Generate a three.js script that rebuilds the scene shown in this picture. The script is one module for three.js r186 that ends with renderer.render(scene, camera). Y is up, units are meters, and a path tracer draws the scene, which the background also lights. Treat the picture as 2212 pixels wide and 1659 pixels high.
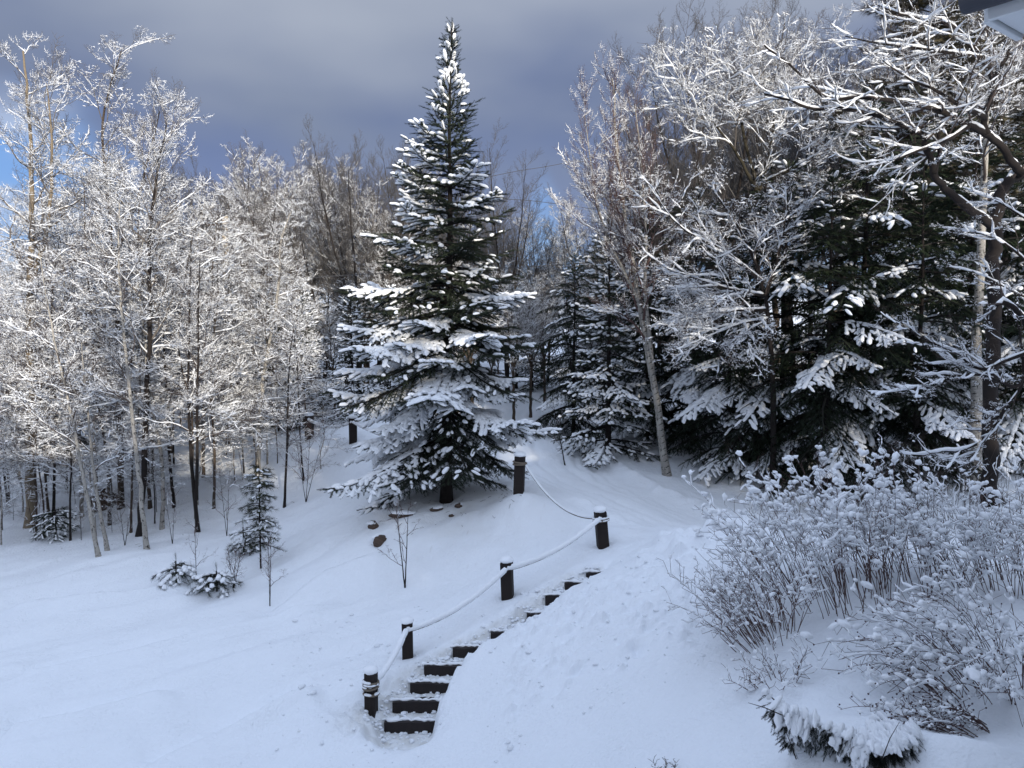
import * as THREE from 'three';
import { ImprovedNoise } from 'three/addons/math/ImprovedNoise.js';
import { mergeVertices } from 'three/addons/utils/BufferGeometryUtils.js';
import { RoundedBoxGeometry } from 'three/addons/geometries/RoundedBoxGeometry.js';

// ---------------------------------------------------------------- camera, sky, sun, exposure
const scene = new THREE.Scene();
const PITCH = THREE.MathUtils.degToRad(4), FOC = 1664, CX = 1106, CY = 829.5, EYE = 6;
const camera = new THREE.PerspectiveCamera(2 * THREE.MathUtils.radToDeg(Math.atan(CY / FOC)), 4 / 3, 0.1, 900);
camera.position.set(0, EYE, 0);
camera.rotation.set(-PITCH, 0, 0);

const renderer = new THREE.WebGLRenderer({ antialias: true });
renderer.toneMapping = THREE.LinearToneMapping;
renderer.toneMappingExposure = 1.1;
renderer.shadowMap.enabled = true;

const SUN_AZ = THREE.MathUtils.degToRad(22), SUN_EL = THREE.MathUtils.degToRad(15);
const sun = new THREE.DirectionalLight(new THREE.Color().setRGB(1.0, 0.915, 0.78), 5);
sun.position.set(Math.sin(SUN_AZ) * Math.cos(SUN_EL) * 80, Math.sin(SUN_EL) * 80, Math.cos(SUN_AZ) * Math.cos(SUN_EL) * 80 - 16);
sun.target.position.set(0, 0, -16);
sun.castShadow = true;
sun.shadow.mapSize.set(4096, 4096);
Object.assign(sun.shadow.camera, { left: -40, right: 40, top: 30, bottom: -30, near: 1, far: 200 });
scene.add(sun, sun.target);

const perlin = new ImprovedNoise();
const N3 = (x, y, z) => perlin.noise(x, y, z);
const fbm = (x, y, z, o = 4) => { let s = 0, a = 0.5, f = 1; for (let i = 0; i < o; i++) { s += a * N3(x * f, y * f, z * f); a *= 0.5; f *= 2.03; } return s; };
const sst = (a, b, x) => { const t = Math.min(1, Math.max(0, (x - a) / (b - a))); return t * t * (3 - 2 * t); };
const lerp = (a, b, t) => a + (b - a) * t;
const clamp = (x, a, b) => Math.min(b, Math.max(a, x));

{ // a winter sky: a slate cloud bank low down, brighter thin overcast above, clear breaks near the horizon
  const SUNV = sun.position.clone().sub(sun.target.position).normalize();
  const W = 1024, H = 512, data = new Float32Array(W * H * 4);
  const mix3 = (a, b, t) => [lerp(a[0], b[0], t), lerp(a[1], b[1], t), lerp(a[2], b[2], t)];
  for (let r = 0; r < H; r++) for (let c = 0; c < W; c++) {
    const el = ((r + 0.5) / H - 0.5) * Math.PI, az = ((c + 0.5) / W - 0.5) * 2 * Math.PI;
    const x = Math.cos(az) * Math.cos(el), y = Math.sin(el), z = Math.sin(az) * Math.cos(el), deg = el * 57.2958;
    let col;
    if (deg < 0) col = [0.30, 0.34, 0.42];
    else {
      const w = fbm(x * 2.1 + 5, y * 6.0 + 2, z * 2.1, 5), w2 = fbm(x * 5 + 11, y * 11, z * 5 + 3, 5);
      const d = deg + w * 9;
      const bank = mix3(mix3([0.178, 0.240, 0.435], [0.132, 0.178, 0.32], sst(7, 17, deg)), [0.215, 0.26, 0.36], clamp(0.34 + w2 * 0.9, 0, 1));
      const high = mix3([0.55, 0.70, 1.01], [0.76, 0.91, 1.20], clamp(0.5 + w * 1.6, 0, 1));
      col = mix3(bank, [0.355, 0.40, 0.495], sst(14, 26, d));
      col = mix3(col, high, sst(25, 48, d));
      const clear = mix3([0.40, 0.58, 0.86], [0.20, 0.38, 0.74], sst(1, 11, deg));
      const cloud = mix3([0.60, 0.66, 0.76], [0.40, 0.49, 0.68], sst(2, 12, deg));
      const hole = sst(-0.10, 0.16, fbm(x * 5 + 1.7, y * 13, z * 5 + 8.2, 4) + 0.10);
      const low = mix3(cloud, clear, hole);
      col = mix3(low, col, sst(4.5, 9.5, deg + w2 * 6 - 8 * Math.exp(-(((az + 2.14) / 0.13) ** 2)) - 4.8 * Math.exp(-(((az + 1.53) / 0.03) ** 2)) + 1.5));
    }
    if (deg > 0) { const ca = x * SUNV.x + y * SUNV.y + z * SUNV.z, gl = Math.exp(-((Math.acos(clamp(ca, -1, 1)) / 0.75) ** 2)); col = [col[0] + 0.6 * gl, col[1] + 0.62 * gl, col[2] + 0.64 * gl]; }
    data.set([col[0], col[1], col[2], 1], (r * W + c) * 4);
  }
  const t = new THREE.DataTexture(data, W, H, THREE.RGBAFormat, THREE.FloatType);
  t.mapping = THREE.EquirectangularReflectionMapping; t.magFilter = THREE.LinearFilter; t.needsUpdate = true;
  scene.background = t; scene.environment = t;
}

// ---------------------------------------------------------------- helpers
const V = (x, y, z) => new THREE.Vector3(x, y, z);
const UP = V(0, 1, 0);
function rng(seed) { let a = seed * 2654435761 >>> 0; return () => { a = (a + 0x6d2b79f5) | 0; let t = Math.imul(a ^ (a >>> 15), 1 | a); t = (t + Math.imul(t ^ (t >>> 7), 61 | t)) ^ t; return ((t ^ (t >>> 14)) >>> 0) / 4294967296; }; }
// the place that lies d metres ahead of the camera on the sight line through (X, Y)
function at(X, Y, d) {
  const a = (X - CX) / FOC, b = (CY - Y) / FOC, c = Math.cos(PITCH), s = Math.sin(PITCH), t = d / (c + b * s);
  return V(a * t, EYE + (b * c - s) * t, -d);
}
const path = (list) => list.map((p) => at(...p));
const used = new Map();
function numbered(name) { const n = used.get(name) ?? 0; used.set(name, n + 1); return n ? name + '_' + String(n).padStart(3, '0') : name; }
function tag(o, label, category, group, kind) {
  o.name = numbered(o.name);
  if (label) o.userData.label = label;
  if (category) o.userData.category = category;
  if (group) o.userData.group = group;
  if (kind) o.userData.kind = kind;
  scene.add(o);
  return o;
}
function part(name, geo, mat, parent, kind) {
  const m = new THREE.Mesh(geo, mat); m.name = name; m.castShadow = m.receiveShadow = true;
  if (kind) m.userData.kind = kind;
  parent.add(m); return m;
}
const group = (name, p) => { const g = new THREE.Group(); g.name = name; if (p) g.position.copy(p); return g; };
function copy(o, p, s, turn, label, grp, category) {
  const c = o.clone(); c.name = o.name.replace(/_\d{3}$/, ''); c.userData = { ...o.userData };
  c.position.copy(p); c.scale.setScalar(s); c.rotation.y = turn;
  return tag(c, label, category, grp);
}

class MB {
  constructor() { this.p = []; this.n = []; this.t = []; this.i = []; }
  get tris() { return this.i.length / 3; }
  tube(pts, rad, sides = 4, flat = 1, cap = false) {
    const { p, n, t, i } = this, base = p.length / 3, m = pts.length;
    let side = null, along = 0; const tan = V(0, 0, 0), b = V(0, 0, 0);
    for (let k = 0; k < m; k++) {
      tan.subVectors(pts[Math.min(k + 1, m - 1)], pts[Math.max(k - 1, 0)]).normalize();
      if (!side) { side = Math.abs(tan.y) > 0.9 ? V(1, 0, 0) : V(0, 1, 0); }
      side.addScaledVector(tan, -side.dot(tan)).normalize(); b.crossVectors(tan, side);
      if (k) along += pts[k].distanceTo(pts[k - 1]);
      for (let q = 0; q <= sides; q++) {
        const a = q / sides * Math.PI * 2, c = Math.cos(a), s = Math.sin(a) * flat;
        const nx = side.x * c + b.x * s, ny = side.y * c + b.y * s, nz = side.z * c + b.z * s;
        p.push(pts[k].x + nx * rad[k], pts[k].y + ny * rad[k], pts[k].z + nz * rad[k]); n.push(nx, ny, nz); t.push(q / sides * rad[0] * 6.28, along);
      }
    }
    const w = sides + 1;
    for (let k = 0; k < m - 1; k++) for (let q = 0; q < sides; q++) {
      const a = base + k * w + q; i.push(a, a + 1, a + w, a + 1, a + w + 1, a + w);
    }
    if (cap) for (const [k, dir] of [[0, -1], [m - 1, 1]]) {
      const c = p.length / 3; tan.subVectors(pts[Math.min(k + 1, m - 1)], pts[Math.max(k - 1, 0)]).normalize().multiplyScalar(dir);
      p.push(pts[k].x, pts[k].y, pts[k].z); n.push(tan.x, tan.y, tan.z); t.push(0, 0);
      for (let q = 0; q <= sides; q++) { const o = (base + k * w + q) * 3; p.push(p[o], p[o + 1], p[o + 2]); n.push(tan.x, tan.y, tan.z); t.push(p[o], p[o + 2]); }
      for (let q = 0; q < sides; q++) dir > 0 ? i.push(c, c + 1 + q, c + 2 + q) : i.push(c, c + 2 + q, c + 1 + q);
    }
  }
  // snow lying along the top of a branch: a clumpy strip, thin where the branch is steep
  snow(pts, rad, thick, R, step = 0.1, cover = 0.85, sides = 4) {
    const L = [0]; for (let k = 1; k < pts.length; k++) L.push(L[k - 1] + pts[k].distanceTo(pts[k - 1]));
    const len = L[L.length - 1], n = Math.max(2, Math.round(len / step)); let run = [], rr = [];
    const flush = () => { if (run.length > 1) { rr[0] *= 0.35; rr[rr.length - 1] *= 0.35; this.tube(run, rr, sides); } run = []; rr = []; };
    let k = 0, on = R() < cover;
    for (let j = 0; j <= n; j++) {
      const s = len * j / n; while (k < pts.length - 2 && L[k + 1] < s) k++;
      const f = clamp((s - L[k]) / (L[k + 1] - L[k] || 1), 0, 1), a = pts[k], b = pts[k + 1], dy = Math.abs(b.y - a.y) / (L[k + 1] - L[k] || 1);
      const flatn = Math.sqrt(Math.max(0, 1 - dy * dy)), r = lerp(rad[k], rad[k + 1], f);
      if (R() < 0.24) on = R() < cover;
      const w = thick * (0.4 + 1.05 * R()) * Math.pow(flatn, 1.3) + r * 0.35 * flatn;
      if (!on || flatn < 0.34) { flush(); continue; }
      run.push(V(lerp(a.x, b.x, f), lerp(a.y, b.y, f) + r * 0.8 + w * 0.5, lerp(a.z, b.z, f))); rr.push(w);
    }
    flush();
  }
  geo() {
    const g = new THREE.BufferGeometry();
    g.setAttribute('position', new THREE.Float32BufferAttribute(this.p, 3)); g.setAttribute('normal', new THREE.Float32BufferAttribute(this.n, 3)); g.setAttribute('uv', new THREE.Float32BufferAttribute(this.t, 2));
    g.setIndex(new THREE.BufferAttribute(new Uint32Array(this.i), 1)); this.p = this.n = this.t = null; return g;
  }
}

// ---------------------------------------------------------------- materials
function noiseTex(w, h, f, srgb = true) {
  const d = new Uint8Array(w * h * 4);
  for (let y = 0; y < h; y++) for (let x = 0; x < w; x++) { const c = f(x / w, y / h); d.set([c[0] * 255, c[1] * 255, c[2] * 255, 255].map((v) => clamp(v, 0, 255)), (y * w + x) * 4); }
  const t = new THREE.DataTexture(d, w, h); t.wrapS = t.wrapT = THREE.RepeatWrapping; t.magFilter = THREE.LinearFilter; t.minFilter = THREE.LinearMipmapLinearFilter; t.generateMipmaps = true;
  if (srgb) t.colorSpace = THREE.SRGBColorSpace; t.needsUpdate = true; return t;
}
const tile = (f) => (u, v, s) => { const a = f(u * s, v * s), b = f((u - 1) * s, v * s), c = f(u * s, (v - 1) * s), d = f((u - 1) * s, (v - 1) * s); return lerp(lerp(a, b, u), lerp(c, d, u), v); };
const tf = tile((x, y) => fbm(x, y, 3.3, 5));
const rgb = (r, g, b) => new THREE.Color().setRGB(r, g, b);
const std = (o) => new THREE.MeshStandardMaterial({ roughness: 0.9, metalness: 0, ...o });
const snowBump = noiseTex(512, 512, (u, v) => { const a = 0.5 + tf(u, v, 7) * 0.7 + tf(u, v, 31) * 0.35; return [a, a, a]; }, false); snowBump.repeat.set(0.9, 0.9);
const barkTex = (c0, c1, sx, sy) => { const t = noiseTex(256, 256, (u, v) => { const a = clamp(0.5 + tf(u, v, 5) * 0.5 + (tf((u * 4) % 1, v, 6)) * 0.8, 0, 1); return [0, 1, 2].map((k) => lerp(c0[k], c1[k], a)); }); t.repeat.set(sx, sy); return t; };
const birchTex = noiseTex(256, 512, (u, v) => {
  const dash = Math.max(sst(0.10, 0.2, tf(u * 0.5, (v * 5) % 1, 5)), sst(0.13, 0.2, tf(u, v, 9))), st = tf(u, v, 4) * 0.3, w = 0.60 + st;
  return [lerp(w, 0.16, dash), lerp(w * 0.97, 0.14, dash), lerp(w * 0.92, 0.13, dash)];
}); birchTex.repeat.set(2, 1.2);
const M = {
  clod: std({ color: rgb(0.80, 0.82, 0.85), roughness: 0.9 }),
  snow: new THREE.MeshPhysicalMaterial({ color: rgb(0.84, 0.865, 0.90), roughness: 0.88, bumpMap: snowBump, bumpScale: 0.035, vertexColors: true }),
  treeSnow: std({ color: rgb(0.86, 0.875, 0.90), roughness: 0.9 }),
  trod: std({ color: rgb(0.74, 0.76, 0.79), roughness: 0.9 }),
  twig: std({ color: rgb(0.065, 0.048, 0.042) }),
  twigGrey: std({ color: rgb(0.085, 0.079, 0.077) }),
  twigPale: std({ color: rgb(0.12, 0.103, 0.09) }),
  twigRed: std({ color: rgb(0.105, 0.062, 0.055) }),
  bark: std({ map: barkTex([0.16, 0.13, 0.11], [0.36, 0.31, 0.26], 3, 1.5), roughness: 0.95 }),
  barkPale: std({ map: barkTex([0.34, 0.30, 0.25], [0.62, 0.56, 0.47], 3, 1.5), roughness: 0.95 }),
  barkDark: std({ map: barkTex([0.07, 0.055, 0.05], [0.17, 0.135, 0.12], 3, 1.5), roughness: 0.95 }),
  barkMoss: std({ map: barkTex([0.12, 0.105, 0.075], [0.27, 0.245, 0.18], 3, 1.5), roughness: 0.95 }),
  birch: std({ map: birchTex, roughness: 0.8 }),
  spruce: std({ color: rgb(0.034, 0.050, 0.026), roughness: 0.75 }),
  hemlock: std({ color: rgb(0.028, 0.050, 0.022), roughness: 0.75 }),
  pine: std({ color: rgb(0.050, 0.062, 0.024), roughness: 0.8 }),
  rust: std({ color: rgb(0.13, 0.065, 0.035), roughness: 0.85 }),
  timber: std({ map: barkTex([0.07, 0.055, 0.055], [0.2, 0.155, 0.15], 2, 6), roughness: 0.85 }),
  post: std({ map: barkTex([0.05, 0.036, 0.03], [0.19, 0.13, 0.10], 2, 5), roughness: 0.85 }),
  rope: std({ color: rgb(0.16, 0.13, 0.10), roughness: 0.95 }),
  rock: std({ map: barkTex([0.20, 0.16, 0.14], [0.42, 0.35, 0.30], 1.5, 1.5), roughness: 0.95 }),
  white: std({ color: rgb(0.72, 0.74, 0.76), roughness: 0.55 }),
  gutter: std({ color: rgb(0.03, 0.032, 0.045), roughness: 0.45 }),
  siding: std({ color: rgb(0.42, 0.42, 0.40), roughness: 0.8 }),
  roofing: std({ color: rgb(0.06, 0.06, 0.065), roughness: 0.9 }),
  glass: std({ color: rgb(0.03, 0.035, 0.04), roughness: 0.08 }),
  wire: std({ color: rgb(0.05, 0.05, 0.055), roughness: 0.6 }),
};

// ---------------------------------------------------------------- the lie of the land
const STEP_Y = [1560, 1516, 1477, 1439, 1399, 1366, 1326, 1288, 1259, 1237], STEP_L = [832, 850, 888, 918, 980, 1062, 1140, 1180, 1222, 1268], STEP_R = [930, 950, 964, 992, 1045, 1103, 1166, 1192, 1258, 1300];
const stepD = (k) => 10.2 + 0.24 * k;
const STEPS = STEP_Y.map((Y, k) => ({ z: -stepD(k), y: at(900, Y, stepD(k)).y, l: at(STEP_L[k], Y, stepD(k)).x, r: at(STEP_R[k], Y, stepD(k)).x }));
const LAND = [ // image x, image y, metres ahead
  [0, 1659, 9], [300, 1659, 9.1], [600, 1659, 9.2], [0, 1400, 12.6], [300, 1400, 12.3], [600, 1400, 11.9], [0, 1165, 19], [320, 1185, 16.6], [440, 1146, 18.2], [560, 1232, 15.4], [600, 1150, 17], [640, 1040, 20],
  [560, 960, 24], [700, 938, 22.2], [763, 952, 21], [690, 1000, 20.4], [720, 1130, 16.6], [870, 1272, 13.6], [962, 1080, 17], [1060, 1090, 16], [860, 1130, 15.6], [1121, 1084, 15.6], [1121, 1140, 14.8], [1040, 1190, 14.2], [980, 1300, 12.9],
  [802, 1528, 10.3], [760, 1500, 10.6], [881, 1420, 11.4], [700, 1440, 11.4], [820, 1440, 11.3], [1097, 1284, 12.4], [1000, 1370, 11.6], [1303, 1178, 13.6], [1210, 1215, 13.2], [880, 1635, 9.3], [820, 1590, 9.7],
  [945, 1548, 9.95], [960, 1500, 10.2], [985, 1455, 10.5], [1041, 1404, 10.85], [1103, 1364, 11.1], [1166, 1328, 11.35], [1195, 1300, 11.6], [1258, 1260, 11.85], [1312, 1228, 12.2], [1360, 1196, 12.9], [1420, 1165, 13.4], [1560, 1150, 12.4], [1480, 1185, 11.9], [1300, 1290, 10.9],
  [930, 1610, 9.3], [1000, 1659, 8.7], [1100, 1659, 8.4], [1100, 1500, 9.7], [1300, 1450, 9.3], [1300, 1659, 7.7], [1500, 1659, 7.0], [1600, 1450, 8.3], [1600, 1250, 10.2], [1500, 1350, 9.6], [1850, 1340, 8.9], [2000, 1500, 7.4], [2212, 1659, 5.9], [1850, 1620, 6.5],
  [2212, 1300, 9], [2212, 1150, 12.5], [1900, 1150, 13], [1700, 1150, 12.6],
  [1500, 1112, 17], [1350, 1068, 17.6], [1300, 1120, 15.3], [1200, 1010, 20.5], [1190, 930, 26], [1200, 868, 32], [1650, 1110, 17.5], [1800, 1100, 17.6], [2100, 1060, 17], [2300, 1060, 16],
  [1350, 940, 25], [1500, 990, 22], [1800, 985, 21], [2150, 1000, 19.5], [1430, 1040, 20], [1700, 1040, 19.5], [1000, 870, 30], [850, 900, 27], [300, 980, 28], [0, 1020, 28],
].map((p) => at(...p));
for (const [x, y, z] of [[-16, 0.9, -6], [-16, 0.9, -14], [-30, 1.2, -20], [-24, 1.6, -34], [12, 2.6, -6], [14, 2.4, -14], [20, 2.8, -22], [14, 3.4, -32], [0, 4.0, -44], [-16, 3.2, -44], [24, 4.2, -44], [-6, 0.9, -3], [0, 1.3, -3], [4, 2.4, -2.5], [-6, 0.9, 8], [6, 2.0, 8], [14, 2.6, 8], [-18, 0.9, 8], [-36, 2, -50], [36, 4.6, -50]]) LAND.push(V(x, y, z));
const TPS = (() => { // a smooth sheet through those places
  const n = LAND.length, m = n + 3, A = Array.from({ length: m }, () => new Float64Array(m + 1));
  const U = (dx, dz) => { const r = dx * dx + dz * dz; return r < 1e-9 ? 0 : r * Math.log(r) * 0.5; };
  for (let i = 0; i < n; i++) {
    for (let j = 0; j < n; j++) A[i][j] = U(LAND[i].x - LAND[j].x, LAND[i].z - LAND[j].z) + (i === j ? 0.05 : 0);
    A[i][n] = A[n][i] = 1; A[i][n + 1] = A[n + 1][i] = LAND[i].x; A[i][n + 2] = A[n + 2][i] = LAND[i].z; A[i][m] = LAND[i].y;
  }
  for (let c = 0; c < m; c++) {
    let b = c; for (let r = c + 1; r < m; r++) if (Math.abs(A[r][c]) > Math.abs(A[b][c])) b = r;
    [A[c], A[b]] = [A[b], A[c]];
    for (let r = c + 1; r < m; r++) { const f = A[r][c] / A[c][c]; if (f) for (let k = c; k <= m; k++) A[r][k] -= f * A[c][k]; }
  }
  const w = new Float64Array(m);
  for (let r = m - 1; r >= 0; r--) { let s = A[r][m]; for (let k = r + 1; k < m; k++) s -= A[r][k] * w[k]; w[r] = s / A[r][r]; }
  return (x, z) => { let s = w[n] + w[n + 1] * x + w[n + 2] * z; for (let i = 0; i < n; i++) s += w[i] * U(x - LAND[i].x, z - LAND[i].z); return s; };
})();
function nearLine(x, z, line) { // distance to a line of points, signed by its side, and how far along
  let best = 1e9, sgn = 1, al = 0;
  for (let k = 0; k < line.length - 1; k++) {
    const a = line[k], b = line[k + 1], dx = b.x - a.x, dz = b.z - a.z, f = clamp(((x - a.x) * dx + (z - a.z) * dz) / (dx * dx + dz * dz), 0, 1), ex = x - a.x - dx * f, ez = z - a.z - dz * f, d = Math.hypot(ex, ez);
    if (d < best) { best = d; sgn = dx * ez - dz * ex > 0 ? 1 : -1; al = (k + f) / (line.length - 1); }
  }
  return [best * sgn, al];
}
const ROAD = path([[1196, 872, 32], [1185, 930, 26], [1190, 985, 21.5], [1300, 1055, 18.2], [1480, 1105, 16.3], [1700, 1120, 15.6], [2000, 1120, 15.4]]);
const RIDGES = [[[0, 1492, 11.3], [250, 1430, 11.9], [480, 1362, 12.8], [760, 1290, 13.4]], [[0, 1600, 9.7], [150, 1560, 10.1], [400, 1480, 10.9]], [[0, 1330, 14], [260, 1285, 14.4], [420, 1250, 15]], [[560, 1330, 13.2], [700, 1235, 14.4], [850, 1190, 14.6]], [[300, 1659, 9.1], [520, 1560, 10], [700, 1480, 10.8]]].map(path);
const PITS = [], BUMPS = [];
{ // ploughed lumps on the crest of the bank, clods down its face
  const R = rng(77);
  for (let k = 0; k < 34; k++) { const p = at(1380 + R() * 330, 1158 + R() * 60, 12.3 + (R() - 0.5) * 1.5); BUMPS.push([p.x, p.z, 0.06 + R() * 0.14, 0.03 + R() * 0.13]); }
  for (const [X, Y, d, r, h] of [[1555, 1150, 12.3, 0.2, 0.28], [1600, 1155, 12.2, 0.18, 0.22], [1490, 1150, 12.5, 0.3, 0.12], [1125, 1092, 15.4, 0.55, 0.2], [1340, 1150, 14.2, 0.5, 0.1], [690, 1590, 9.7, 0.5, 0.1], [790, 1560, 9.75, 0.3, 0.12]]) { const p = at(X, Y, d); BUMPS.push([p.x, p.z, r, h]); }
  for (let k = 0; k < 420; k++) { const X = 1100 + R() * 400, p = at(X, 1300 + R() * 220, 0); const d = 9.2 + R() * 2.4, x = (X - CX) / FOC * d; BUMPS.push([x, -d, 0.025 + R() * 0.07, (R() - 0.42) * 0.15]); }
}
const stairEdge = (z) => { const f = clamp((-z - 10.2) / 0.24, 0, 8.999), k = Math.floor(f), t = f - k; return [lerp(STEPS[k].l, STEPS[k + 1].l, t), lerp(STEPS[k].r, STEPS[k + 1].r, t)]; };
let pitGrid = null;
function H(x, z) {
  const far = Math.hypot(x, z + 15);
  let y = far < 60 ? TPS(x, z) : 0;
  if (far > 30) y = lerp(y, 3.5 + sst(45, 160, far) * 9, sst(30, 58, far));
  y += fbm(x * 0.35, 1.2, z * 0.35, 3) * 0.14 + fbm(x * 1.3, 7.7, z * 1.3, 3) * 0.05 + fbm(x * 2.2 + z * 1.4, 2.2, z * 0.5, 3) * 0.03;
  if (far > 24) return y;
  y += fbm(x * 6, 3.1, z * 6, 2) * 0.012 + fbm(x * 1.1 + z * 2.6, 8, z * 0.9 - x * 0.35, 3) * 0.03;
  const away = sst(0, -2.5, x) * sst(-20, -16, z); if (away > 0) { const q = x * 0.49 + z * 0.87, al = x * 0.87 - z * 0.49; y += away * (fbm(q * 1.5, al * 0.14, 6, 2) * 0.16 + fbm(q * 3.4, al * 0.2, 2, 2) * 0.05); }
  for (const r of RIDGES) { const [d, a] = nearLine(x, z, r); if (Math.abs(d) < 1.6) y += (Math.exp(-((d / 0.15) ** 2)) * 0.12 + Math.tanh(d / 0.14) * Math.exp(-((d / 0.7) ** 2)) * 0.13) * sst(0, 0.12, a) * sst(1, 0.85, a); }
  const [rd, ra] = nearLine(x, z, ROAD);
  if (Math.abs(rd) < 3 && ra < 0.999) {
    const wob = fbm(x * 0.8, 4, z * 0.8, 2) * 0.3; y -= sst(2.0, 1.3, Math.abs(rd)) * 0.10;
    for (const q of [-1.0, -0.72, -0.35, 0.42, 0.8, 1.08]) y -= Math.exp(-(((rd - q + wob) / 0.11) ** 2)) * 0.045;
    y += Math.exp(-(((Math.abs(rd) - 1.75) / 0.22) ** 2)) * (0.08 + fbm(x * 2.5, 1, z * 2.5, 2) * 0.2);
  }
  for (const [bx, bz, r, h] of BUMPS) { const q = ((x - bx) ** 2 + (z - bz) ** 2) / (r * r); if (q < 6) y += h * Math.exp(-q); }
  for (const [bx, bz, r, h] of PITS) { const q = ((x - bx) ** 2 + (z - bz) ** 2) / (r * r); if (q < 6) y -= h * Math.exp(-q); }
  // the trodden stairs
  if (z < -9.0 && z > -13.4 && x > -2.6 && x < 2.6) {
    let [l, r] = stairEdge(z); const s = (-z - 10.2) / 0.24;
    l += fbm(x * 5, 2, z * 5, 2) * 0.12; r += fbm(z * 7, 5, 1, 2) * 0.05 + 0.04;
    const fade = sst(-3.6, -1.6, s) * sst(10.6, 9.2, s);
    const inL = sst(l - 0.24, l + 0.04, x), inR = sst(r + 0.09, r - 0.02, x), trod = sst(l - 0.9, l - 0.15, x) * sst(r + 0.3, r, x) * fade;
    y += trod * (fbm(x * 6, 9, z * 6, 3) * 0.24 - 0.06 + Math.max(0, fbm(x * 15, 2, z * 15, 2)) * 0.12);
    const k = clamp(Math.floor(s), -1, 9), low = k < 0 ? STEPS[0].y - 0.165 + Math.max(0, -s - 1.4) * 0.015 : STEPS[k].y;
    let tread = low + 0.012 + fbm(x * 9, 4, z * 9, 3) * 0.05 - 0.004 + sst(3.5, 6, s) * fbm(x * 6, 8, z * 6, 3) * 0.10;
    if (k >= 0) { const f = (s - k) * 0.24, prev = k ? STEPS[k - 1].y : STEPS[0].y - 0.165; tread = lerp(prev, tread, sst(0.03, 0.075, f)); }
    y = lerp(y, tread, Math.min(inL, inR) * fade);
  }
  return y;
}
const foot = (X, d) => { const x = (X - CX) / FOC * d * 1.0; return V(x, 0, -d); };
const ground = (p, sink = 0) => { p.y = H(p.x, p.z) - sink; return p; };
const stand = (X, d, sink = 0.04) => ground(foot(X, d), sink);
// hollows that the wind and the bark's warmth leave round stems and posts
for (const [X, d, r, h] of [[962, 17, 0.4, 0.12], [881, 11.4, 0.16, 0.05], [1097, 12.4, 0.16, 0.06], [1303, 13.6, 0.17, 0.07], [320, 16.6, 0.25, 0.06], [870, 13.3, 0.1, 0.04], [428, 18.2, 0.3, 0.08]]) { const p = foot(X, d); PITS.push([p.x, p.z, r, h]); }

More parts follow.
